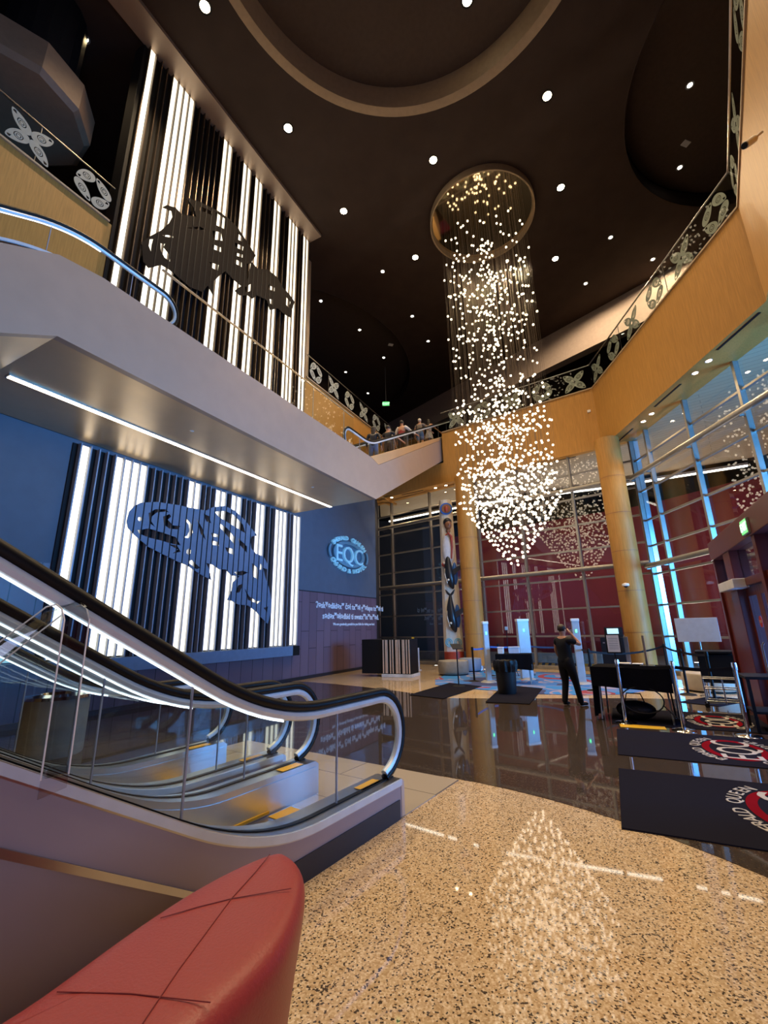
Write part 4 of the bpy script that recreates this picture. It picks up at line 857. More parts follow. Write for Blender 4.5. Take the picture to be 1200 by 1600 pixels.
logo_mat('middle dark EQC logo mat in front of the draped table', (2.81, 5.95), 26.5, 1.52, 2.7, 1.30, 0.74, 0.66)
logo_mat('farthest dark EQC logo mat, partly under the draped table', (3.62, 7.72), 27, 1.5, 2.7, 1.52, 0.72, 0.62)
o = MB().box(0, 0.62, 0, 0.30, 0.004, 0.010).build('yellow_strip', M['yellow'], loc=(3.62, 7.45, 0), rotz=R(-24)); tag(o, 'yellow tape strip on the floor at the foot of the draped table', 'tape')
# ------------------------------------------------------------------ metal detector pylons
def pylon(label, x, y, h, wide=0.16, rz=0.0, top_box=False):
    t = thing('detector_pylon', label, 'metal detector', (x, y, 0), rz, 'pillar metal detectors')
    MB().box(-wide/2, wide/2, -0.05, 0.05, 0.05, h, 0.02).build('pillar', mat('pale_blue_grey_plastic', (0.42, 0.47, 0.52), 0.3) if 'pale_blue_grey_plastic' not in bpy.data.materials else bpy.data.materials['pale_blue_grey_plastic'], t)
    MB().lathe([(0, 0.07), (0.16, 0.06), (0.24, 0.02), (0.25, 0.0)], seg=24).build('base', M['grey'], t, True)
    MB().box(-wide/2-0.012, wide/2+0.012, -0.06, 0.06, h-0.06, h+0.02, 0.015).build('cap', M['white'], t)
    MB().box(-0.022, 0.022, -0.062, -0.048, h-0.36, h-0.28, 0.005).build('indicator', M['green_led'], t)
    return t
pylon('left pillar metal detector by the middle wood column', 2.95, 13.5, 1.70, rz=0.2)
pylon('wide pillar metal detector behind the cloth draped stand', 4.22, 14.0, 1.76, 0.42, 0.35)
pylon('right pillar metal detector beside the standing person', 5.32, 12.7, 1.72, 0.20, -0.3)
# ------------------------------------------------------------------ stanchions and belts
def stanchion(label, x, y, m_, h=0.97, chromebase=False, grp=None):
    t = thing('stanchion', label, 'stanchion', (x, y, 0), 0, grp)
    MB().tube([(0, 0, 0.03), (0, 0, h-0.02)], 0.028, 14).build('post', m_, t, True)
    MB().lathe([(0, 0.05), (0.03, 0.045), (0.15, 0.022), (0.17, 0.0), (0, 0)], seg=28).build('base', m_, t, True)
    MB().lathe([(0, 0.02+h), (0.03, 0.015+h), (0.036, h-0.01), (0.036, h-0.085), (0.028, h-0.09)], seg=16).build('belt_head', M['black'] if m_ is not M['chrome'] else M['chrome'], t, True)
    return t
def belt(label, p, q, z_=0.92, sag=0.03, m_=None, w_=0.05):
    pts = []
    for k in range(9):
        f = k/8; pts.append((p[0]+(q[0]-p[0])*f, p[1]+(q[1]-p[1])*f, z_-sag*4*f*(1-f)))
    o = strip(pts, (0, 0, w_), 0.004).build('stanchion_belt', m_ or M['black']); tag(o, label, 'belt')
S = dict(a=(2.58, 13.8), b=(3.4, 15.2), c=(3.9, 16.0), d=(4.7, 15.2), e=(5.35, 14.0), f=(6.2, 15.4), g=(5.02, 11.4), h=(6.72, 10.5), i=(8.0, 13.2), j=(6.50, 9.35))
SL = dict(a='black stanchion between the sign stand and the left detector', b='black stanchion behind the left detector', c='black stanchion left of the cloth draped stand', d='black stanchion behind the wide detector', e='black stanchion just left of the standing person', f='black stanchion just right of the standing person', g='black stanchion right of the right detector', h='black stanchion behind the draped table, left of the black bin', i='black stanchion beside the tall grey kiosk', j='black stanchion in front of the black bin')
for k, (x, y) in S.items(): stanchion(SL[k], x, y, M['black'], grp=None)
for k, lab, x, y in (('A', 'chrome stanchion at the left front corner of the draped table', 3.86, 7.74), ('B', 'chrome stanchion at the right front corner of the draped table', 4.41, 7.14), ('C', 'chrome stanchion nearest the red door frame', 5.02, 6.69)):
    stanchion(lab, x, y, M['chrome'])
belt('blue belt from the left stanchion past the left detector', S['a'], S['b'], m_=M['blue_band'])
belt('blue belt behind the cloth draped stand', S['b'], S['d'], m_=M['blue_band'])
belt('blue belt left of the standing person', S['d'], S['e'], m_=M['blue_band'])
belt('black belt right of the standing person', S['f'], S['g'])
belt('sagging black belt right of the right detector', S['g'], S['i'], sag=0.12)
belt('black belt running to the tall grey kiosk', S['i'], S['h'])
belt('black belt in front of the black bin', S['h'], S['j'])
belt('black belt behind the draped table', (3.86, 7.74), (4.41, 7.14), z_=0.9)
belt('black belt toward the red door frame', (4.41, 7.14), (5.02, 6.69), z_=0.9)
# ------------------------------------------------------------------ bins, tables, kiosks
t = thing('litter_bin', 'black litter bin with a liner on the small dark mat', 'bin', (2.85, 11.15, 0.02), R(10))
MB().lathe([(0, 0.0), (0.20, 0.0), (0.215, 0.05), (0.25, 0.68), (0.235, 0.70), (0.0, 0.60)], seg=28).build('barrel', M['black'], t, True)
b = MB(); pr = []
for k in range(28):
    a = 2*PI*k/28; pr.append(a)
rg = []
for z_, r_, am in ((0.70, 0.225, 0), (0.75, 0.262, 0.012), (0.70, 0.278, 0.02), (0.60, 0.272, 0.03), (0.50, 0.262, 0.02)):
    rg.append([b.b.verts.new(((r_+am*math.sin(k*3.1))*math.cos(2*PI*k/28), (r_+am*math.sin(k*3.1))*math.sin(2*PI*k/28), z_+am*0.8*math.cos(k*2.3))) for k in range(28)])
for A, B in zip(rg, rg[1:]):
    for k in range(28): b.b.faces.new((A[k], A[(k+1) % 28], B[(k+1) % 28], B[k]))
b.build('liner_cuff', M['plastic_bag'], t, True)
def cloth_table(label, tl, x, y, rz, w_, d_, h, drops, cat='table'):
    t = thing('folding_table', label, cat, (x, y, 0.015), rz)
    MB().box(-w_/2, w_/2, -d_/2, d_/2, h-0.03, h, 0.005).build('tabletop', M['grey'], t)
    for sx in (-1, 1):
        for sy in (-1, 1): MB().tube([(sx*(w_/2-0.06), sy*(d_/2-0.06), 0), (sx*(w_/2-0.09), sy*(d_/2-0.08), h-0.03)], 0.014, 8).build('leg', M['grey'], t, True)
    b = MB(); e = 0.012; N = 14
    b.box(-w_/2-e, w_/2+e, -d_/2-e, d_/2+e, h, h+0.006, 0.002)
    W2, D2 = w_/2+e, d_/2+e
    runs = [((-W2, -D2), (W2, -D2), drops[0], (0, -1)), ((W2, -D2), (W2, D2), drops[1], (1, 0)), ((W2, D2), (-W2, D2), drops[2], (0, 1)), ((-W2, D2), (-W2, -D2), drops[3], (-1, 0))]
    for (p, q, dr, nn) in runs:
        up_, lo_ = [], []
        for k in range(N+1):
            f = k/N; px, py = p[0]+(q[0]-p[0])*f, p[1]+(q[1]-p[1])*f
            d1 = dr[0]+(dr[1]-dr[0])*f; wv = 0.022*math.sin(f*22)*(d1/h)+0.02*d1
            up_.append(b.b.verts.new((px, py, h+0.005))); lo_.append(b.b.verts.new((px+nn[0]*wv, py+nn[1]*wv, h-d1)))
        for k in range(N): b.b.faces.new((up_[k], up_[k+1], lo_[k+1], lo_[k]))
    o = b.build('tablecloth', M['cloth_black'], None, True, loc=(x, y, 0.018), rotz=rz); tag(o, tl, 'tablecloth')
    return t
cloth_table('folding table under a black cloth near the far logo mat', 'black cloth hanging to the floor from the table near the far logo mat', 4.22, 8.0, R(-35), 1.15, 0.72, 0.83, ((0.30, 0.36), (0.80, 0.80), (0.3, 0.3), (0.80, 0.80)))
cloth_table('small table under a black cloth behind the litter bin', 'short black cloth over the small table behind the litter bin', 3.65, 13.2, R(-20), 0.95, 0.6, 0.78, ((0.35, 0.42), (0.42, 0.42), (0.3, 0.3), (0.35, 0.35)))
# things under and on the big table
t = thing('storage_bag', 'black bag on the floor under the draped table', 'bag', (4.15, 7.92, 0.018), R(-30))
b = MB(); b.ball(0, 0, 0.15, 0.2, 3, (1.5, 0.8, 0.75)); b.build('bag_body', M['plastic_bag'], t, True)
MB().tube([(-0.15, -0.05, 0.26), (-0.1, -0.12, 0.42), (0.1, -0.12, 0.42), (0.15, -0.05, 0.26)], 0.010, 8).build('handle', M['black'], t, True)
t = thing('cable_coil', 'loop of black cable hanging under the draped table', 'cable', (4.12, 7.62, 0.0), R(-35))
MB().tube([(0.30*math.cos(a*PI/12), 0, 0.36+0.20*math.sin(a*PI/12)) for a in range(24)], 0.010, 8, closed=True).build('loop', M['black'], t, True)
MB().tube([(0.28, 0, 0.30), (0.42, -0.05, 0.16), (0.62, -0.1, 0.02)], 0.010, 8).build('tail', M['black'], t, True)
t = thing('sign_holder', 'slim steel sign holder standing on the draped table', 'sign holder', (4.45, 7.9, 0.856), R(-35))
MB().box(-0.11, 0.11, -0.04, 0.04, 0, 0.012, 0.003).build('foot', M['steel'], t)
MB().box(-0.018, 0.018, -0.006, 0.006, 0.012, 0.50, 0.003).build('upright', M['steel'], t)
t = thing('paper_tray', 'clear tray of white papers on the draped table', 'tray', (4.30, 8.15, 0.856), R(-35))
MB().box(-0.22, 0.22, -0.12, 0.12, 0, 0.02, 0.004).build('tray', M['acrylic'], t)
MB().box(-0.19, 0.0, -0.10, 0.10, 0.02, 0.035, 0.003).build('paper_stack', M['white'], t)
MB().box(0.03, 0.19, -0.10, 0.10, 0.02, 0.03, 0.003).build('leaflets', M['board'], t)
t = thing('poster_stand', 'dark framed white notice on a thin stand left of the draped table', 'notice stand', (4.35, 8.75, 0), R(-30))
MB().box(-0.13, 0.13, -0.012, 0.012, 1.02, 1.38, 0.005).build('frame', M['black'], t)
MB().box(-0.105, 0.105, -0.016, -0.012, 1.045, 1.355).build('sheet', M['white'], t)
MB().tube([(0, 0, 0.02), (0, 0, 1.02)], 0.012, 10).build('pole', M['black'], t, True)
MB().lathe([(0, 0.03), (0.13, 0.015), (0.14, 0)], seg=24).build('base', M['black'], t, True)
b = MB()
for k in range(7): b.box(-0.08, 0.08, -0.0175, -0.0165, 1.10+0.032*k, 1.108+0.032*k)
b.build('printed_lines', M['grey'], t)
t = thing('grey_kiosk', 'tall dark kiosk cabinet with a lit screen on top by the corner column', 'kiosk', (7.05, 14.2, 0.013), R(-27))
MB().box(-0.34, 0.30, -0.2, 0.3, 0.35, 1.16, 0.01).build('cabinet', M['black'], t)
MB().box(0.30, 0.42, -0.18, 0.3, 0.30, 1.17, 0.01).build('side_panel', M['steel'], t)
MB().box(-0.30, 0.38, -0.15, 0.28, 0.0, 0.32, 0.01).build('foot', M['grey'], t)
MB().box(-0.12, 0.20, -0.05, 0.10, 1.18, 1.42, 0.01).build('display', M['screen'], t)
MB().box(-0.20, 0.32, 0.10, 0.22, 1.16, 1.46, 0.01).build('display_housing', M['black'], t)
b = MB(); b.box(-0.28, -0.22, -0.206, -0.2, 0.98, 1.02); b.box(0.1, 0.16, -0.206, -0.2, 0.98, 1.02); b.box(-0.2, -0.1, -0.206, -0.2, 0.66, 0.68); b.build('lock', M['steel'], t)
t = thing('sign_stand', 'black slanted sign stand on the left dark mat', 'sign stand', (1.94, 12.7, 0.02), R(15))
MB().tube([(0, 0, 0.02), (0, 0, 1.0)], 0.018, 10).build('pole', M['black'], t, True)
MB().lathe([(0, 0.03), (0.17, 0.012), (0.18, 0)], seg=24).build('base', M['black'], t, True)
MB().box(-0.15, 0.15, -0.11, 0.11, -0.01, 0.01, 0.003, Matrix.Translation((0, 0, 1.03)) @ Matrix.Rotation(R(35), 4, 'X')).build('sign_plate', M['black'], t)
for lab, x, y, m_, w_ in (('pale blue plastic crate stacked on the cloth stand behind the bin', 3.70, 13.3, M['board'], 0.3), ('white box beside the blue crate on the cloth stand', 3.30, 13.25, M['white'], 0.16)):
    t = thing('storage_box', lab, 'box', (x, y, 0.806), R(-20))
    MB().box(-w_/2, w_/2, -0.1, 0.1, 0, 0.16, 0.012).build('body', m_, t); MB().box(-w_/2-0.01, w_/2+0.01, -0.11, 0.11, 0.16, 0.18, 0.006).build('lid', m_, t)
t = thing('sanitiser_tripod', 'thin black tripod with a small head behind the blue belts', 'tripod', (3.95, 14.9, 0), 0)
for k in range(3): MB().tube([(0, 0, 0.75), (0.28*math.cos(k*2.1), 0.28*math.sin(k*2.1), 0)], 0.010, 8).build('leg', M['black'], t, True)
MB().tube([(0, 0, 0.7), (0, 0, 1.45)], 0.011, 8).build('pole', M['black'], t, True)
MB().box(-0.05, 0.05, -0.03, 0.03, 1.45, 1.56, 0.01).build('head', M['grey'], t)
t = thing('white_sign', 'large blank white sign board on a post near the right glass wall', 'sign', (7.0, 10.2, 0), R(-35))
MB().box(-0.40, 0.40, -0.012, 0.012, 1.14, 1.66, 0.004).build('board', M['board'], t)
MB().tube([(0, 0.02, 0.02), (0, 0.02, 1.60)], 0.018, 10).build('post', M['steel'], t, True)
MB().lathe([(0, 0.03), (0.18, 0.015), (0.19, 0)], 0, 0.02, 24).build('base', M['steel'], t, True)
t = thing('podium', 'square black podium bin right of the black stanchions', 'podium', (6.95, 9.75, 0), R(-35))
MB().side([(-0.22, 0.36), (-0.22, 0.90), (0.22, 0.98), (0.22, 0.30)], -0.30, 0.30).build('cabinet', M['black'], t)
MB().box(-0.33, 0.33, -0.25, 0.25, 0.93, 0.97, 0.005).build('top', M['black'], t)
for sx in (-0.26, 0.26):
    for sy in (-0.18, 0.18): MB().tube([(sx, sy, 0), (sx, sy, 0.4)], 0.014, 8).build('leg', M['steel'], t, True)
t = thing('steel_rack', 'low black and steel wheeled rack in front of the podium', 'rack', (6.28, 8.75, 0), R(-35))
b = MB()
for z_ in (0.12, 0.34, 0.52): b.tube([(-0.3, 0, z_), (0.32, 0, z_)], 0.011, 8); b.tube([(-0.3, 0.3, z_), (0.32, 0.3, z_)], 0.011, 8)
for x_ in (-0.3, 0.0, 0.32): b.tube([(x_, 0, 0.08), (x_, 0, 0.52)], 0.011, 8); b.tube([(x_, 0.3, 0.08), (x_, 0.3, 0.52)], 0.011, 8)
b.build('frame', M['steel'], t, True)
for x_ in (-0.3, 0.32):
    for y_ in (0, 0.3): MB().tube([(x_, y_-0.015, 0.04), (x_, y_+0.015, 0.04)], 0.04, 14).build('wheel', M['black'], t, True)
t = thing('side_table', 'black side table cut by the right edge under the red door', 'table', (5.65, 6.95, 0.016), R(-28))
MB().box(-0.3, 0.3, -0.3, 0.3, 0.72, 0.76, 0.005).build('tabletop', M['black'], t)
for sx in (-0.27, 0.27):
    for sy in (-0.27, 0.27): MB().box(sx-0.02, sx+0.02, sy-0.02, sy+0.02, 0, 0.72).build('leg', M['black'], t)
MB().box(-0.27, 0.27, -0.27, 0.27, 0.25, 0.28).build('shelf', M['black'], t)
drum_bench('low pale stone bench behind the black posts on the right', 7.6, 11.0, 0.55, 0.40, mat('pale_stone', (0.42, 0.36, 0.28), 0.6))
for i in range(2):
    x, y = ((5.9, 18.4), (7.7, 17.2))[i]
    t = thing('striped_wheel_stop', 'yellow and black striped kerb block outside the far glass wall, ' + ('left one' if i == 0 else 'right one'), 'kerb block', (x, y, 0.02), R(-39.6))
    MB().box(-0.9, 0.9, -0.08, 0.08, 0.0, 0.14, 0.01).build('block', M['plinth'], t)
    for k in range(7): MB().prism([(-0.85+0.25*k, 0.005), (-0.72+0.25*k, 0.005), (-0.66+0.25*k, 0.135), (-0.79+0.25*k, 0.135)], lambda a, c: (a, -0.083, c), lambda a, c: (a, -0.079, c)).build('yellow_stripe', M['yellow'], t)
# ------------------------------------------------------------------ red door vestibule
A0 = (6.46, 8.62); DAZ = 207.0     # y along the wall towards the camera, x = to the left of it (outwards)
t = thing('door_1', None, None, (A0[0], A0[1], 0), R(-DAZ), kind='structure')
# local x>0 is away from lobby?  (right of azimuth 207 = towards -x side), so inner face at x=0
MB().box(-0.35, 0.0, 0.0, 5.2, 2.72, 3.07, 0.01).build('header', M['red_frame'], t)
for y0, y1 in ((0.0, 0.14), (0.95, 1.42), (2.85, 3.0), (4.3, 4.45), (5.05, 5.2)): MB().box(-0.30, -0.02, y0, y1, 0, 2.72, 0.008).build('post', M['red_frame'], t)
MB().box(-0.24, -0.06, 0.14, 5.1, 2.10, 2.22, 0.006).build('transom_bar', M['red_frame'], t)
MB().box(-0.24, -0.06, 0.14, 0.95, 0.0, 2.10, 0.004).build('side_panel', M['red_frame'], t)
MB().box(-0.16, -0.14, 1.42, 5.05, 2.22, 2.72).build('transom_glass', M['window'], t)
MB().box(-0.16, -0.14, 0.14, 0.95, 2.22, 2.72).build('transom_glass', M['window'], t)
for k, y0 in enumerate((1.42, 3.0)):
    y1 = y0+1.42
    d = MB().box(-0.17, -0.12, y0+0.02, y0+0.72, 0.02, 2.09, 0.004)
    d = MB()
    for (a, c, e, f) in ((y0+0.02, y0+0.14, 0.02, 2.09), (y0+0.60, y0+0.72, 0.02, 2.09), (y0+0.14, y0+0.60, 0.02, 0.25), (y0+0.14, y0+0.60, 1.95, 2.09), (y0+0.72, y0+0.84, 0.02, 2.09), (y0+1.28, y0+1.40, 0.02, 2.09), (y0+0.84, y0+1.28, 0.02, 0.25), (y0+0.84, y0+1.28, 1.95, 2.09)):
        d.box(-0.17, -0.12, a, c, e, f, 0.004)
    dd = d.build('door_leaf', M['red_frame'], t)
    MB().box(-0.15, -0.14, y0+0.14, y0+0.60, 0.25, 1.95).build('door_glass', M['window'], dd)
    MB().box(-0.15, -0.14, y0+0.84, y0+1.28, 0.25, 1.95).build('door_glass', M['window'], dd)
    MB().tube([(-0.06, y0+0.66, 0.7), (-0.03, y0+0.66, 0.75), (-0.03, y0+0.66, 1.2), (-0.06, y0+0.66, 1.25)], 0.012, 8).build('pull_handle', M['steel'], dd, True)
MB().box(-0.10, 0.10, 0.72, 1.85, 2.07, 2.22, 0.01).build('door_operator', M['white'], t)
fD = frame(*A0, DAZ)
o = MB(); p = fD(-0.135, 2.42, 1.50)
t2 = thing('stop_decal', 'round red STOP decal on the red door glass', 'decal', fD(-0.135, 1.86, 1.55), R(-DAZ))
MB().tube([(0, 0, 0), (0.003, 0, 0)], 0.085, 24).build('disc', mat('bright_red_vinyl', (0.55, 0.04, 0.03), 0.5), t2)
MB().text('STOP', 0.055, 0.001, Matrix(((0, 0, 1, 0.0045), (1, 0, 0, 0), (0, 1, 0, -0.02), (0, 0, 0, 1)))).build('lettering', M['white'], t2)
p = fD(0.03, 2.85, 2.86)
exit_sign('green EXIT sign on the red door header at right', p, R(-DAZ)+PI/2+R(0), 1.0)
# wall panel from the vestibule to the glass wall (low part) and reddish return
t = thing('wall_right_front', None, None, None or (0, 0, 0), 0, kind='structure')
p0 = fD(-0.3, 5.2); b = MB(); b.slab([(p0[0], p0[1]), (5.2, -1.5), (9.0, -1.5), (9.4, 3.0), (9.0, 3.0), (8.6, -1.1), (5.6, -1.1), (p0[0]+0.3, p0[1])], 0, 3.2)
b.build('low_wall', M['red_frame'], t)
t = thing('litter_bin', 'large round grey litter bin seen through the escalator glass at far left', 'bin', (-4.62, 6.55, 0))
MB().lathe([(0, 0), (0.37, 0), (0.38, 0.03), (0.38, 0.72), (0, 0.72)], seg=36).build('drum_body', M['concrete'], t, True)
MB().lathe([(0.20, 0.74), (0.22, 0.78), (0.39, 0.76), (0.40, 0.72), (0.38, 0.71)], seg=36).build('steel_rim', M['chrome'], t, True)
t = thing('notice_board', 'pale blue notice board with a cyan band on the wall at far left', 'notice board', (WO[0], WO[1], 0), rotW)
MB().box(0.0, 0.03, -8.7, -7.55, 1.38, 1.78, 0.006).build('board', M['board'], t)
MB().box(0.0, 0.035, -8.7, -7.62, 1.12, 1.30, 0.006).build('lit_band', M['screen'], t)
MB().text('A', 0.22, 0.006, Matrix(((0, 0, 1, 0.034), (1, 0, 0, -7.85), (0, 1, 0, 1.5), (0, 0, 0, 1)))).build('letter', M['black'], t)
# ------------------------------------------------------------------ people
def skin_mesh(nodes, edges, root=0, sub=2):
    me = bpy.data.meshes.new('tmp'); me.from_pydata([n[0] for n in nodes], edges, [])
    o = bpy.data.objects.new('tmp', me); C.objects.link(o)
    o.modifiers.new('sk', 'SKIN'); sv = me.skin_vertices[0].data if me.skin_vertices else None
    if sv is None:
        bm = bmesh.new(); bm.from_mesh(me); bm.verts.layers.skin.verify(); bm.to_mesh(me); bm.free(); sv = me.skin_vertices[0].data
    for i, n_ in enumerate(nodes):
        sv[i].radius = n_[1] if isinstance(n_[1], tuple) else (n_[1], n_[1])
        sv[i].use_root = (i == root)
    s = o.modifiers.new('ss', 'SUBSURF'); s.levels = sub; s.render_levels = sub
    r = eval_mesh(o); bpy.data.objects.remove(o); bpy.data.meshes.remove(me)
    return r
def chain(nodes, edges, start, pts):
    prev = start
    for p, r in pts:
        nodes.append((p, r)); edges.append((prev, len(nodes)-1)); prev = len(nodes)-1
    return prev
def person(label, loc, rz, H=1.6, arms=None, legs=None, top='black', sleeves=True, sleeve_mat=None, bottom='black', bottom_len=1.0, hair='hair_dark', long_hair=False, build=1.0, lean=0.0, skirt=False, collar=False, head_dy=0.0, group=None):
    """faces local +y. arms: per side [elbow, wrist] in 1.6 m body units"""
    k = H/1.6
    t = thing('person', label, 'person', loc, rz, group)
    bd = build
    arms = arms or {}
    legs = legs or {}
    def L(p): return (p[0]*k, (p[1] + lean*max(0, p[2]-0.85))*k, p[2]*k)
    def rr(r): return (r[0]*k, r[1]*k) if isinstance(r, tuple) else r*k
    nodes, edges = [], []
    nodes.append(((0, 0, 0.88), (0.135*bd, 0.105*bd)))
    chest = chain(nodes, edges, 0, [((0, 0.005, 1.02), (0.125*bd, 0.100*bd)), ((0, 0.0, 1.17), (0.145*bd, 0.105*bd)), ((0, -0.005, 1.28), (0.135*bd, 0.09*bd))])
    neck = chain(nodes, edges, chest, [((0, 0.0, 1.365), (0.052, 0.052))])
    chain(nodes, edges, neck, [((0, 0.015+head_dy, 1.43), (0.062, 0.070)), ((0, 0.02+head_dy, 1.51), (0.073, 0.090)), ((0, 0.01+head_dy, 1.575), (0.050, 0.062))])
    shirt_n, shirt_e = [((0, 0, 0.80), (0.150*bd, 0.125*bd))], []
    sc_ = chain(shirt_n, shirt_e, 0, [((0, 0, 0.90), (0.152*bd, 0.125*bd)), ((0, 0.005, 1.02), (0.142*bd, 0.117*bd)), ((0, 0.0, 1.17), (0.160*bd, 0.120*bd)), ((0, -0.005, 1.285), (0.145*bd, 0.10*bd)), ((0, 0.0, 1.34), (0.07, 0.07))])
    slv_n = []
    hands = []
    for s, key in ((-1, 'l'), (1, 'r')):
        el, wr = arms.get(key, ((s*0.25, -0.02, 1.06), (s*0.26, 0.06, 0.84)))
        sh = (s*0.175, 0.0, 1.295)
        a = Vector(wr)-Vector(el); a.normalize()
        hd = Vector(wr)+a*0.07
        chain(nodes, edges, chest, [((s*0.11, 0, 1.30), 0.065), (sh, 0.052*bd), (tuple((Vector(sh)+Vector(el))/2), 0.043*bd), (el, 0.036), (tuple((Vector(el)*0.6+Vector(wr)*0.4)), 0.035), (wr, 0.023)])
        wi = len(nodes)-1
        nodes.append((tuple(hd), (0.034, 0.018))); edges.append((wi, len(nodes)-1)); pi_ = len(nodes)-1
        up = Vector((0, 0, 1)); side_ = a.cross(up)
        if side_.length < 0.3: side_ = a.cross(Vector((0, 1, 0)))
        side_.normalize(); nrm = side_.cross(a)
        if arms.get(key+'_curl') is not None: nrm = Vector(arms[key+'_curl']).normalized()
        for q, (off, ln) in enumerate(((-0.026, 0.058), (-0.009, 0.068), (0.009, 0.064), (0.026, 0.050))):
            b0 = hd + side_*off + a*0.03
            chain(nodes, edges, pi_, [(tuple(b0), 0.010), (tuple(b0+a*ln*0.5-nrm*0.008), 0.009), (tuple(b0+a*ln*0.9-nrm*0.028), 0.008)])
        th0 = hd - side_*0.032 - a*0.02
        chain(nodes, edges, pi_, [(tuple(th0-side_*0.012+a*0.01), 0.011), (tuple(th0-side_*0.022+a*0.04), 0.009)])
        if sleeves is True: pts = [((s*0.11, 0, 1.30), 0.08*bd), (sh, 0.066*bd), (tuple((Vector(sh)+Vector(el))/2), 0.056*bd), (el, 0.049), (tuple(Vector(wr)*0.9+Vector(el)*0.1), 0.034)]
        elif sleeves == 'short': pts = [((s*0.11, 0, 1.30), 0.08*bd), (sh, 0.066*bd), (tuple((Vector(sh)*0.45+Vector(el)*0.55)), 0.056*bd)]
        else: pts = [((s*0.11, 0, 1.30), 0.07)]
        if sleeve_mat and sleeves:
            slv_n.append(pts)
            chain(shirt_n, shirt_e, sc_-1, pts[:1])
        else: chain(shirt_n, shirt_e, sc_-1, pts)
    pant_n, pant_e = [((0, 0, 1.02), (0.138*bd, 0.112*bd)), ((0, 0, 0.84), (0.13*bd, 0.115*bd))], [(0, 1)]
    for s, key in ((-1, 'l'), (1, 'r')):
        kn, an, toe = legs.get(key, ((s*0.10, 0.02, 0.45), (s*0.105, -0.02, 0.075), (s*0.12, 0.13, 0.03)))
        hip = (s*0.085, 0, 0.80)
        chain(nodes, edges, 0, [(hip, 0.085*bd), (tuple((Vector(hip)+Vector(kn))/2), 0.068*bd), (kn, 0.050), (tuple((Vector(kn)*0.6+Vector(an)*0.4)), 0.050), (an, 0.033), (tuple((Vector(an)*0.4+Vector(toe)*0.6)), (0.036, 0.028)), (toe, (0.034, 0.02))])
        if bottom_len >= 1: pp = [(hip, 0.105*bd), (tuple((Vector(hip)+Vector(kn))/2), 0.088*bd), (kn, 0.072), (tuple((Vector(kn)*0.5+Vector(an)*0.5)), 0.066), (tuple(Vector(an)+Vector((0, 0, 0.01))), 0.060), (tuple(Vector(an)+Vector((0, 0, -0.03))), 0.058)]
        else: pp = [(hip, 0.108*bd), (tuple(Vector(hip)*(1-bottom_len)+Vector(kn)*bottom_len), 0.092*bd)]
        chain(pant_n, pant_e, 1, pp)
    def mk(nm, nn, ee, m_, par, root=0, sub=2):
        me = skin_mesh([(L(p), rr(r)) for p, r in nn], ee, root, sub)
        me.materials.append(m_)
        for p in me.polygons: p.use_smooth = True
        o = bpy.data.objects.new(nm, me); C.objects.link(o); o.parent = par; return o
    body = mk('body', nodes, edges, M['skin'], t)
    hy = 0.02 + head_dy
    b = MB()   # face: nose, lips, ears, eye whites
    hx = L((0, hy, 1.51))
    b.ball(hx[0], hx[1]+0.088*k, hx[2]-0.012*k, 0.014*k, 2, (0.8, 1.1, 1.5))
    for s in (-1, 1): b.ball(hx[0]+s*0.072*k, hx[1]-0.005*k, hx[2]-0.01*k, 0.020*k, 2, (0.4, 0.8, 1.3))
    b.build('nose_and_ears', M['skin'], t, True)
    b = MB(); b.ball(hx[0], hx[1]+0.082*k, hx[2]-0.048*k, 0.012*k, 2, (1.9, 0.5, 0.5)); b.build('mouth', M['red_vest'], t, True)
    b = MB()
    for s in (-1, 1): b.ball(hx[0]+s*0.028*k, hx[1]+0.076*k, hx[2]+0.006*k, 0.010*k, 2, (1.2, 0.6, 0.7))
    b.build('eyes', M['carve_black'], t, True)
    b = MB(); b.ball(hx[0], hx[1]-0.018*k, hx[2]+0.026*k, 0.088*k, 3, (0.93, 1.04, 0.98))
    if long_hair:
        b.ball(hx[0], hx[1]-0.055*k, hx[2]-0.07*k, 0.085*k, 3, (1.0, 0.62, 1.7)); b.ball(hx[0], hx[1]-0.07*k, hx[2]-0.19*k, 0.07*k, 3, (1.15, 0.55, 1.5))
    b.build('hair', M[hair], t, True)
    mk('shirt', shirt_n, shirt_e, M[top], t)
    if slv_n:
        for pts in slv_n:
            nn = [pts[0]]; ee = []; chain(nn, ee, 0, pts[1:]); mk('sleeve', nn, ee, M[sleeve_mat], t)
    if skirt:
        b = MB(); b.lathe([(0.115*k, 1.02*k), (0.15*k, 0.90*k), (0.19*k, 0.70*k), (0.21*k, 0.56*k), (0.20*k, 0.56*k), (0.10*k, 0.95*k)], seg=28); b.build('skirt', M[top], t, True)
    else: mk('trousers' if bottom_len >= 1 else 'shorts', pant_n, pant_e, M[bottom], t)
    for s, key in ((-1, 'l'), (1, 'r')):
        kn, an, toe = legs.get(key, ((s*0.10, 0.02, 0.45), (s*0.105, -0.02, 0.075), (s*0.12, 0.13, 0.03)))
        heel = (an[0], an[1]-0.035, 0.035+an[2]-0.075)
        nn = [(heel, (0.042, 0.035))]; ee = []
        chain(nn, ee, 0, [(tuple(Vector(an)*0.5+Vector(toe)*0.5+Vector((0, 0, -0.008))), (0.047, 0.038)), (toe, (0.045, 0.028))])
        mk('shoe', nn, ee, M['black'] if bottom_len >= 1 else M['shirt_white'], t)
    if collar: MB().box(-0.05*k, 0.05*k, 0.075*k, 0.115*k, 1.29*k, 1.325*k, 0.008).build('white_collar', M['shirt_white'], t)
    return t
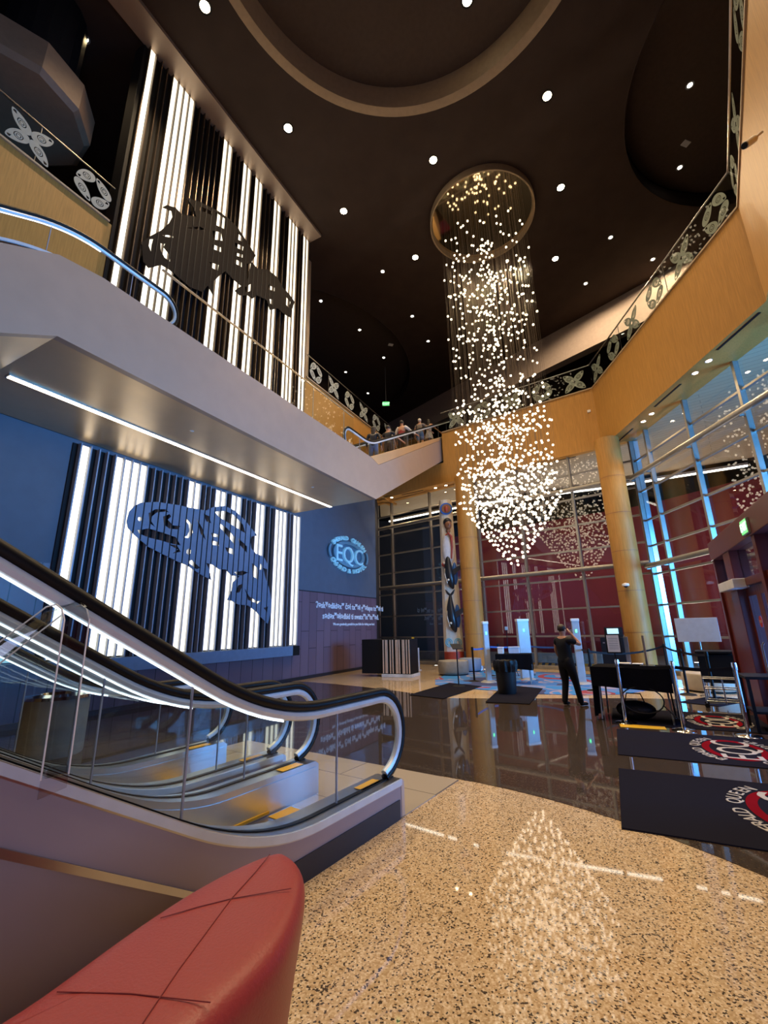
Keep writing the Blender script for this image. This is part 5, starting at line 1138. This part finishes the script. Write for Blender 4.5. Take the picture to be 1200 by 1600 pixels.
# the attendant: seen side-on from the left, facing right with a hand raised to the face
person('person in black standing on the polished floor with one hand raised to the face', (3.66, 9.42, 0.004), R(-62), 1.56,
       arms={'r': ((0.22, 0.25, 1.19), (0.09, 0.185, 1.40)), 'l': ((-0.24, 0.02, 1.06), (-0.22, 0.12, 0.86)), 'r_curl': (0, -1, 0.2)},
       legs={'l': ((-0.10, 0.03, 0.45), (-0.12, -0.03, 0.075), (-0.14, 0.12, 0.03)), 'r': ((0.11, 0.09, 0.45), (0.13, 0.15, 0.075), (0.15, 0.31, 0.03))},
       top='black', sleeves='short', bottom='black', build=1.12, collar=True, lean=-0.03)
fe = frame(*AO, WAZ); zst = lambda s: 6.62 + 0.04 + (0.535*(s+1.25-1.8) if s > 1.0 else 0.1)
def rider(label, s, n, z_=None, **kw):
    x, y, _ = fe(-n, s); st = round((s+1.25-0.9)/0.4-0.5)*0.4+0.9+0.2
    zz = 6.62 + prof(-(s+1.25), 0.0, -1.8, 0.535)
    k0 = int((s+1.25-0.9)/0.4); zz = 6.62 + prof(-0.9-0.4*k0-0.2, 0.0, -1.80, 0.535)+0.012
    return person(label, (x, y, zz), R(-WAZ)+kw.pop('turn', 0), **kw)
rail_r = ((0.30, 0.16, 1.12), (0.40, 0.36, 1.04))
rider('long haired escalator rider in a dark jacket and jeans, lowest in the line', 1.25, 0.75, H=1.66, top='plinth', bottom='denim', long_hair=True, turn=0.25)
rider('escalator rider in dark clothes just above the one in jeans', 2.25, 0.65, H=1.68, top='plinth', bottom='plinth', arms={'r': rail_r}, sleeves='short')
rider('pale haired escalator rider mostly hidden beside the red vest', 3.1, 1.05, H=1.6, top='shirt_white', bottom='plinth', hair='hair_pale', sleeves='short')
rider('escalator rider in a dark red vest with white sleeves', 3.75, 0.75, H=1.72, top='red_vest', sleeve_mat='shirt_white', bottom='plinth', arms={'r': ((0.33, 0.14, 1.14), (0.46, 0.34, 1.06))}, build=1.15)
rider('white haired escalator rider in a grey checked top and denim shorts', 5.85, 0.78, H=1.68, top='plaid', bottom='denim', bottom_len=0.8, hair='hair_pale', arms={'r': rail_r}, sleeves='short')
rider('escalator rider in a pale floral dress, highest in the line', 6.85, 0.72, H=1.64, top='floral', skirt=True, sleeves=False, hair='hair_dark', long_hair=True, arms={'r': rail_r}, bottom_len=0.5)
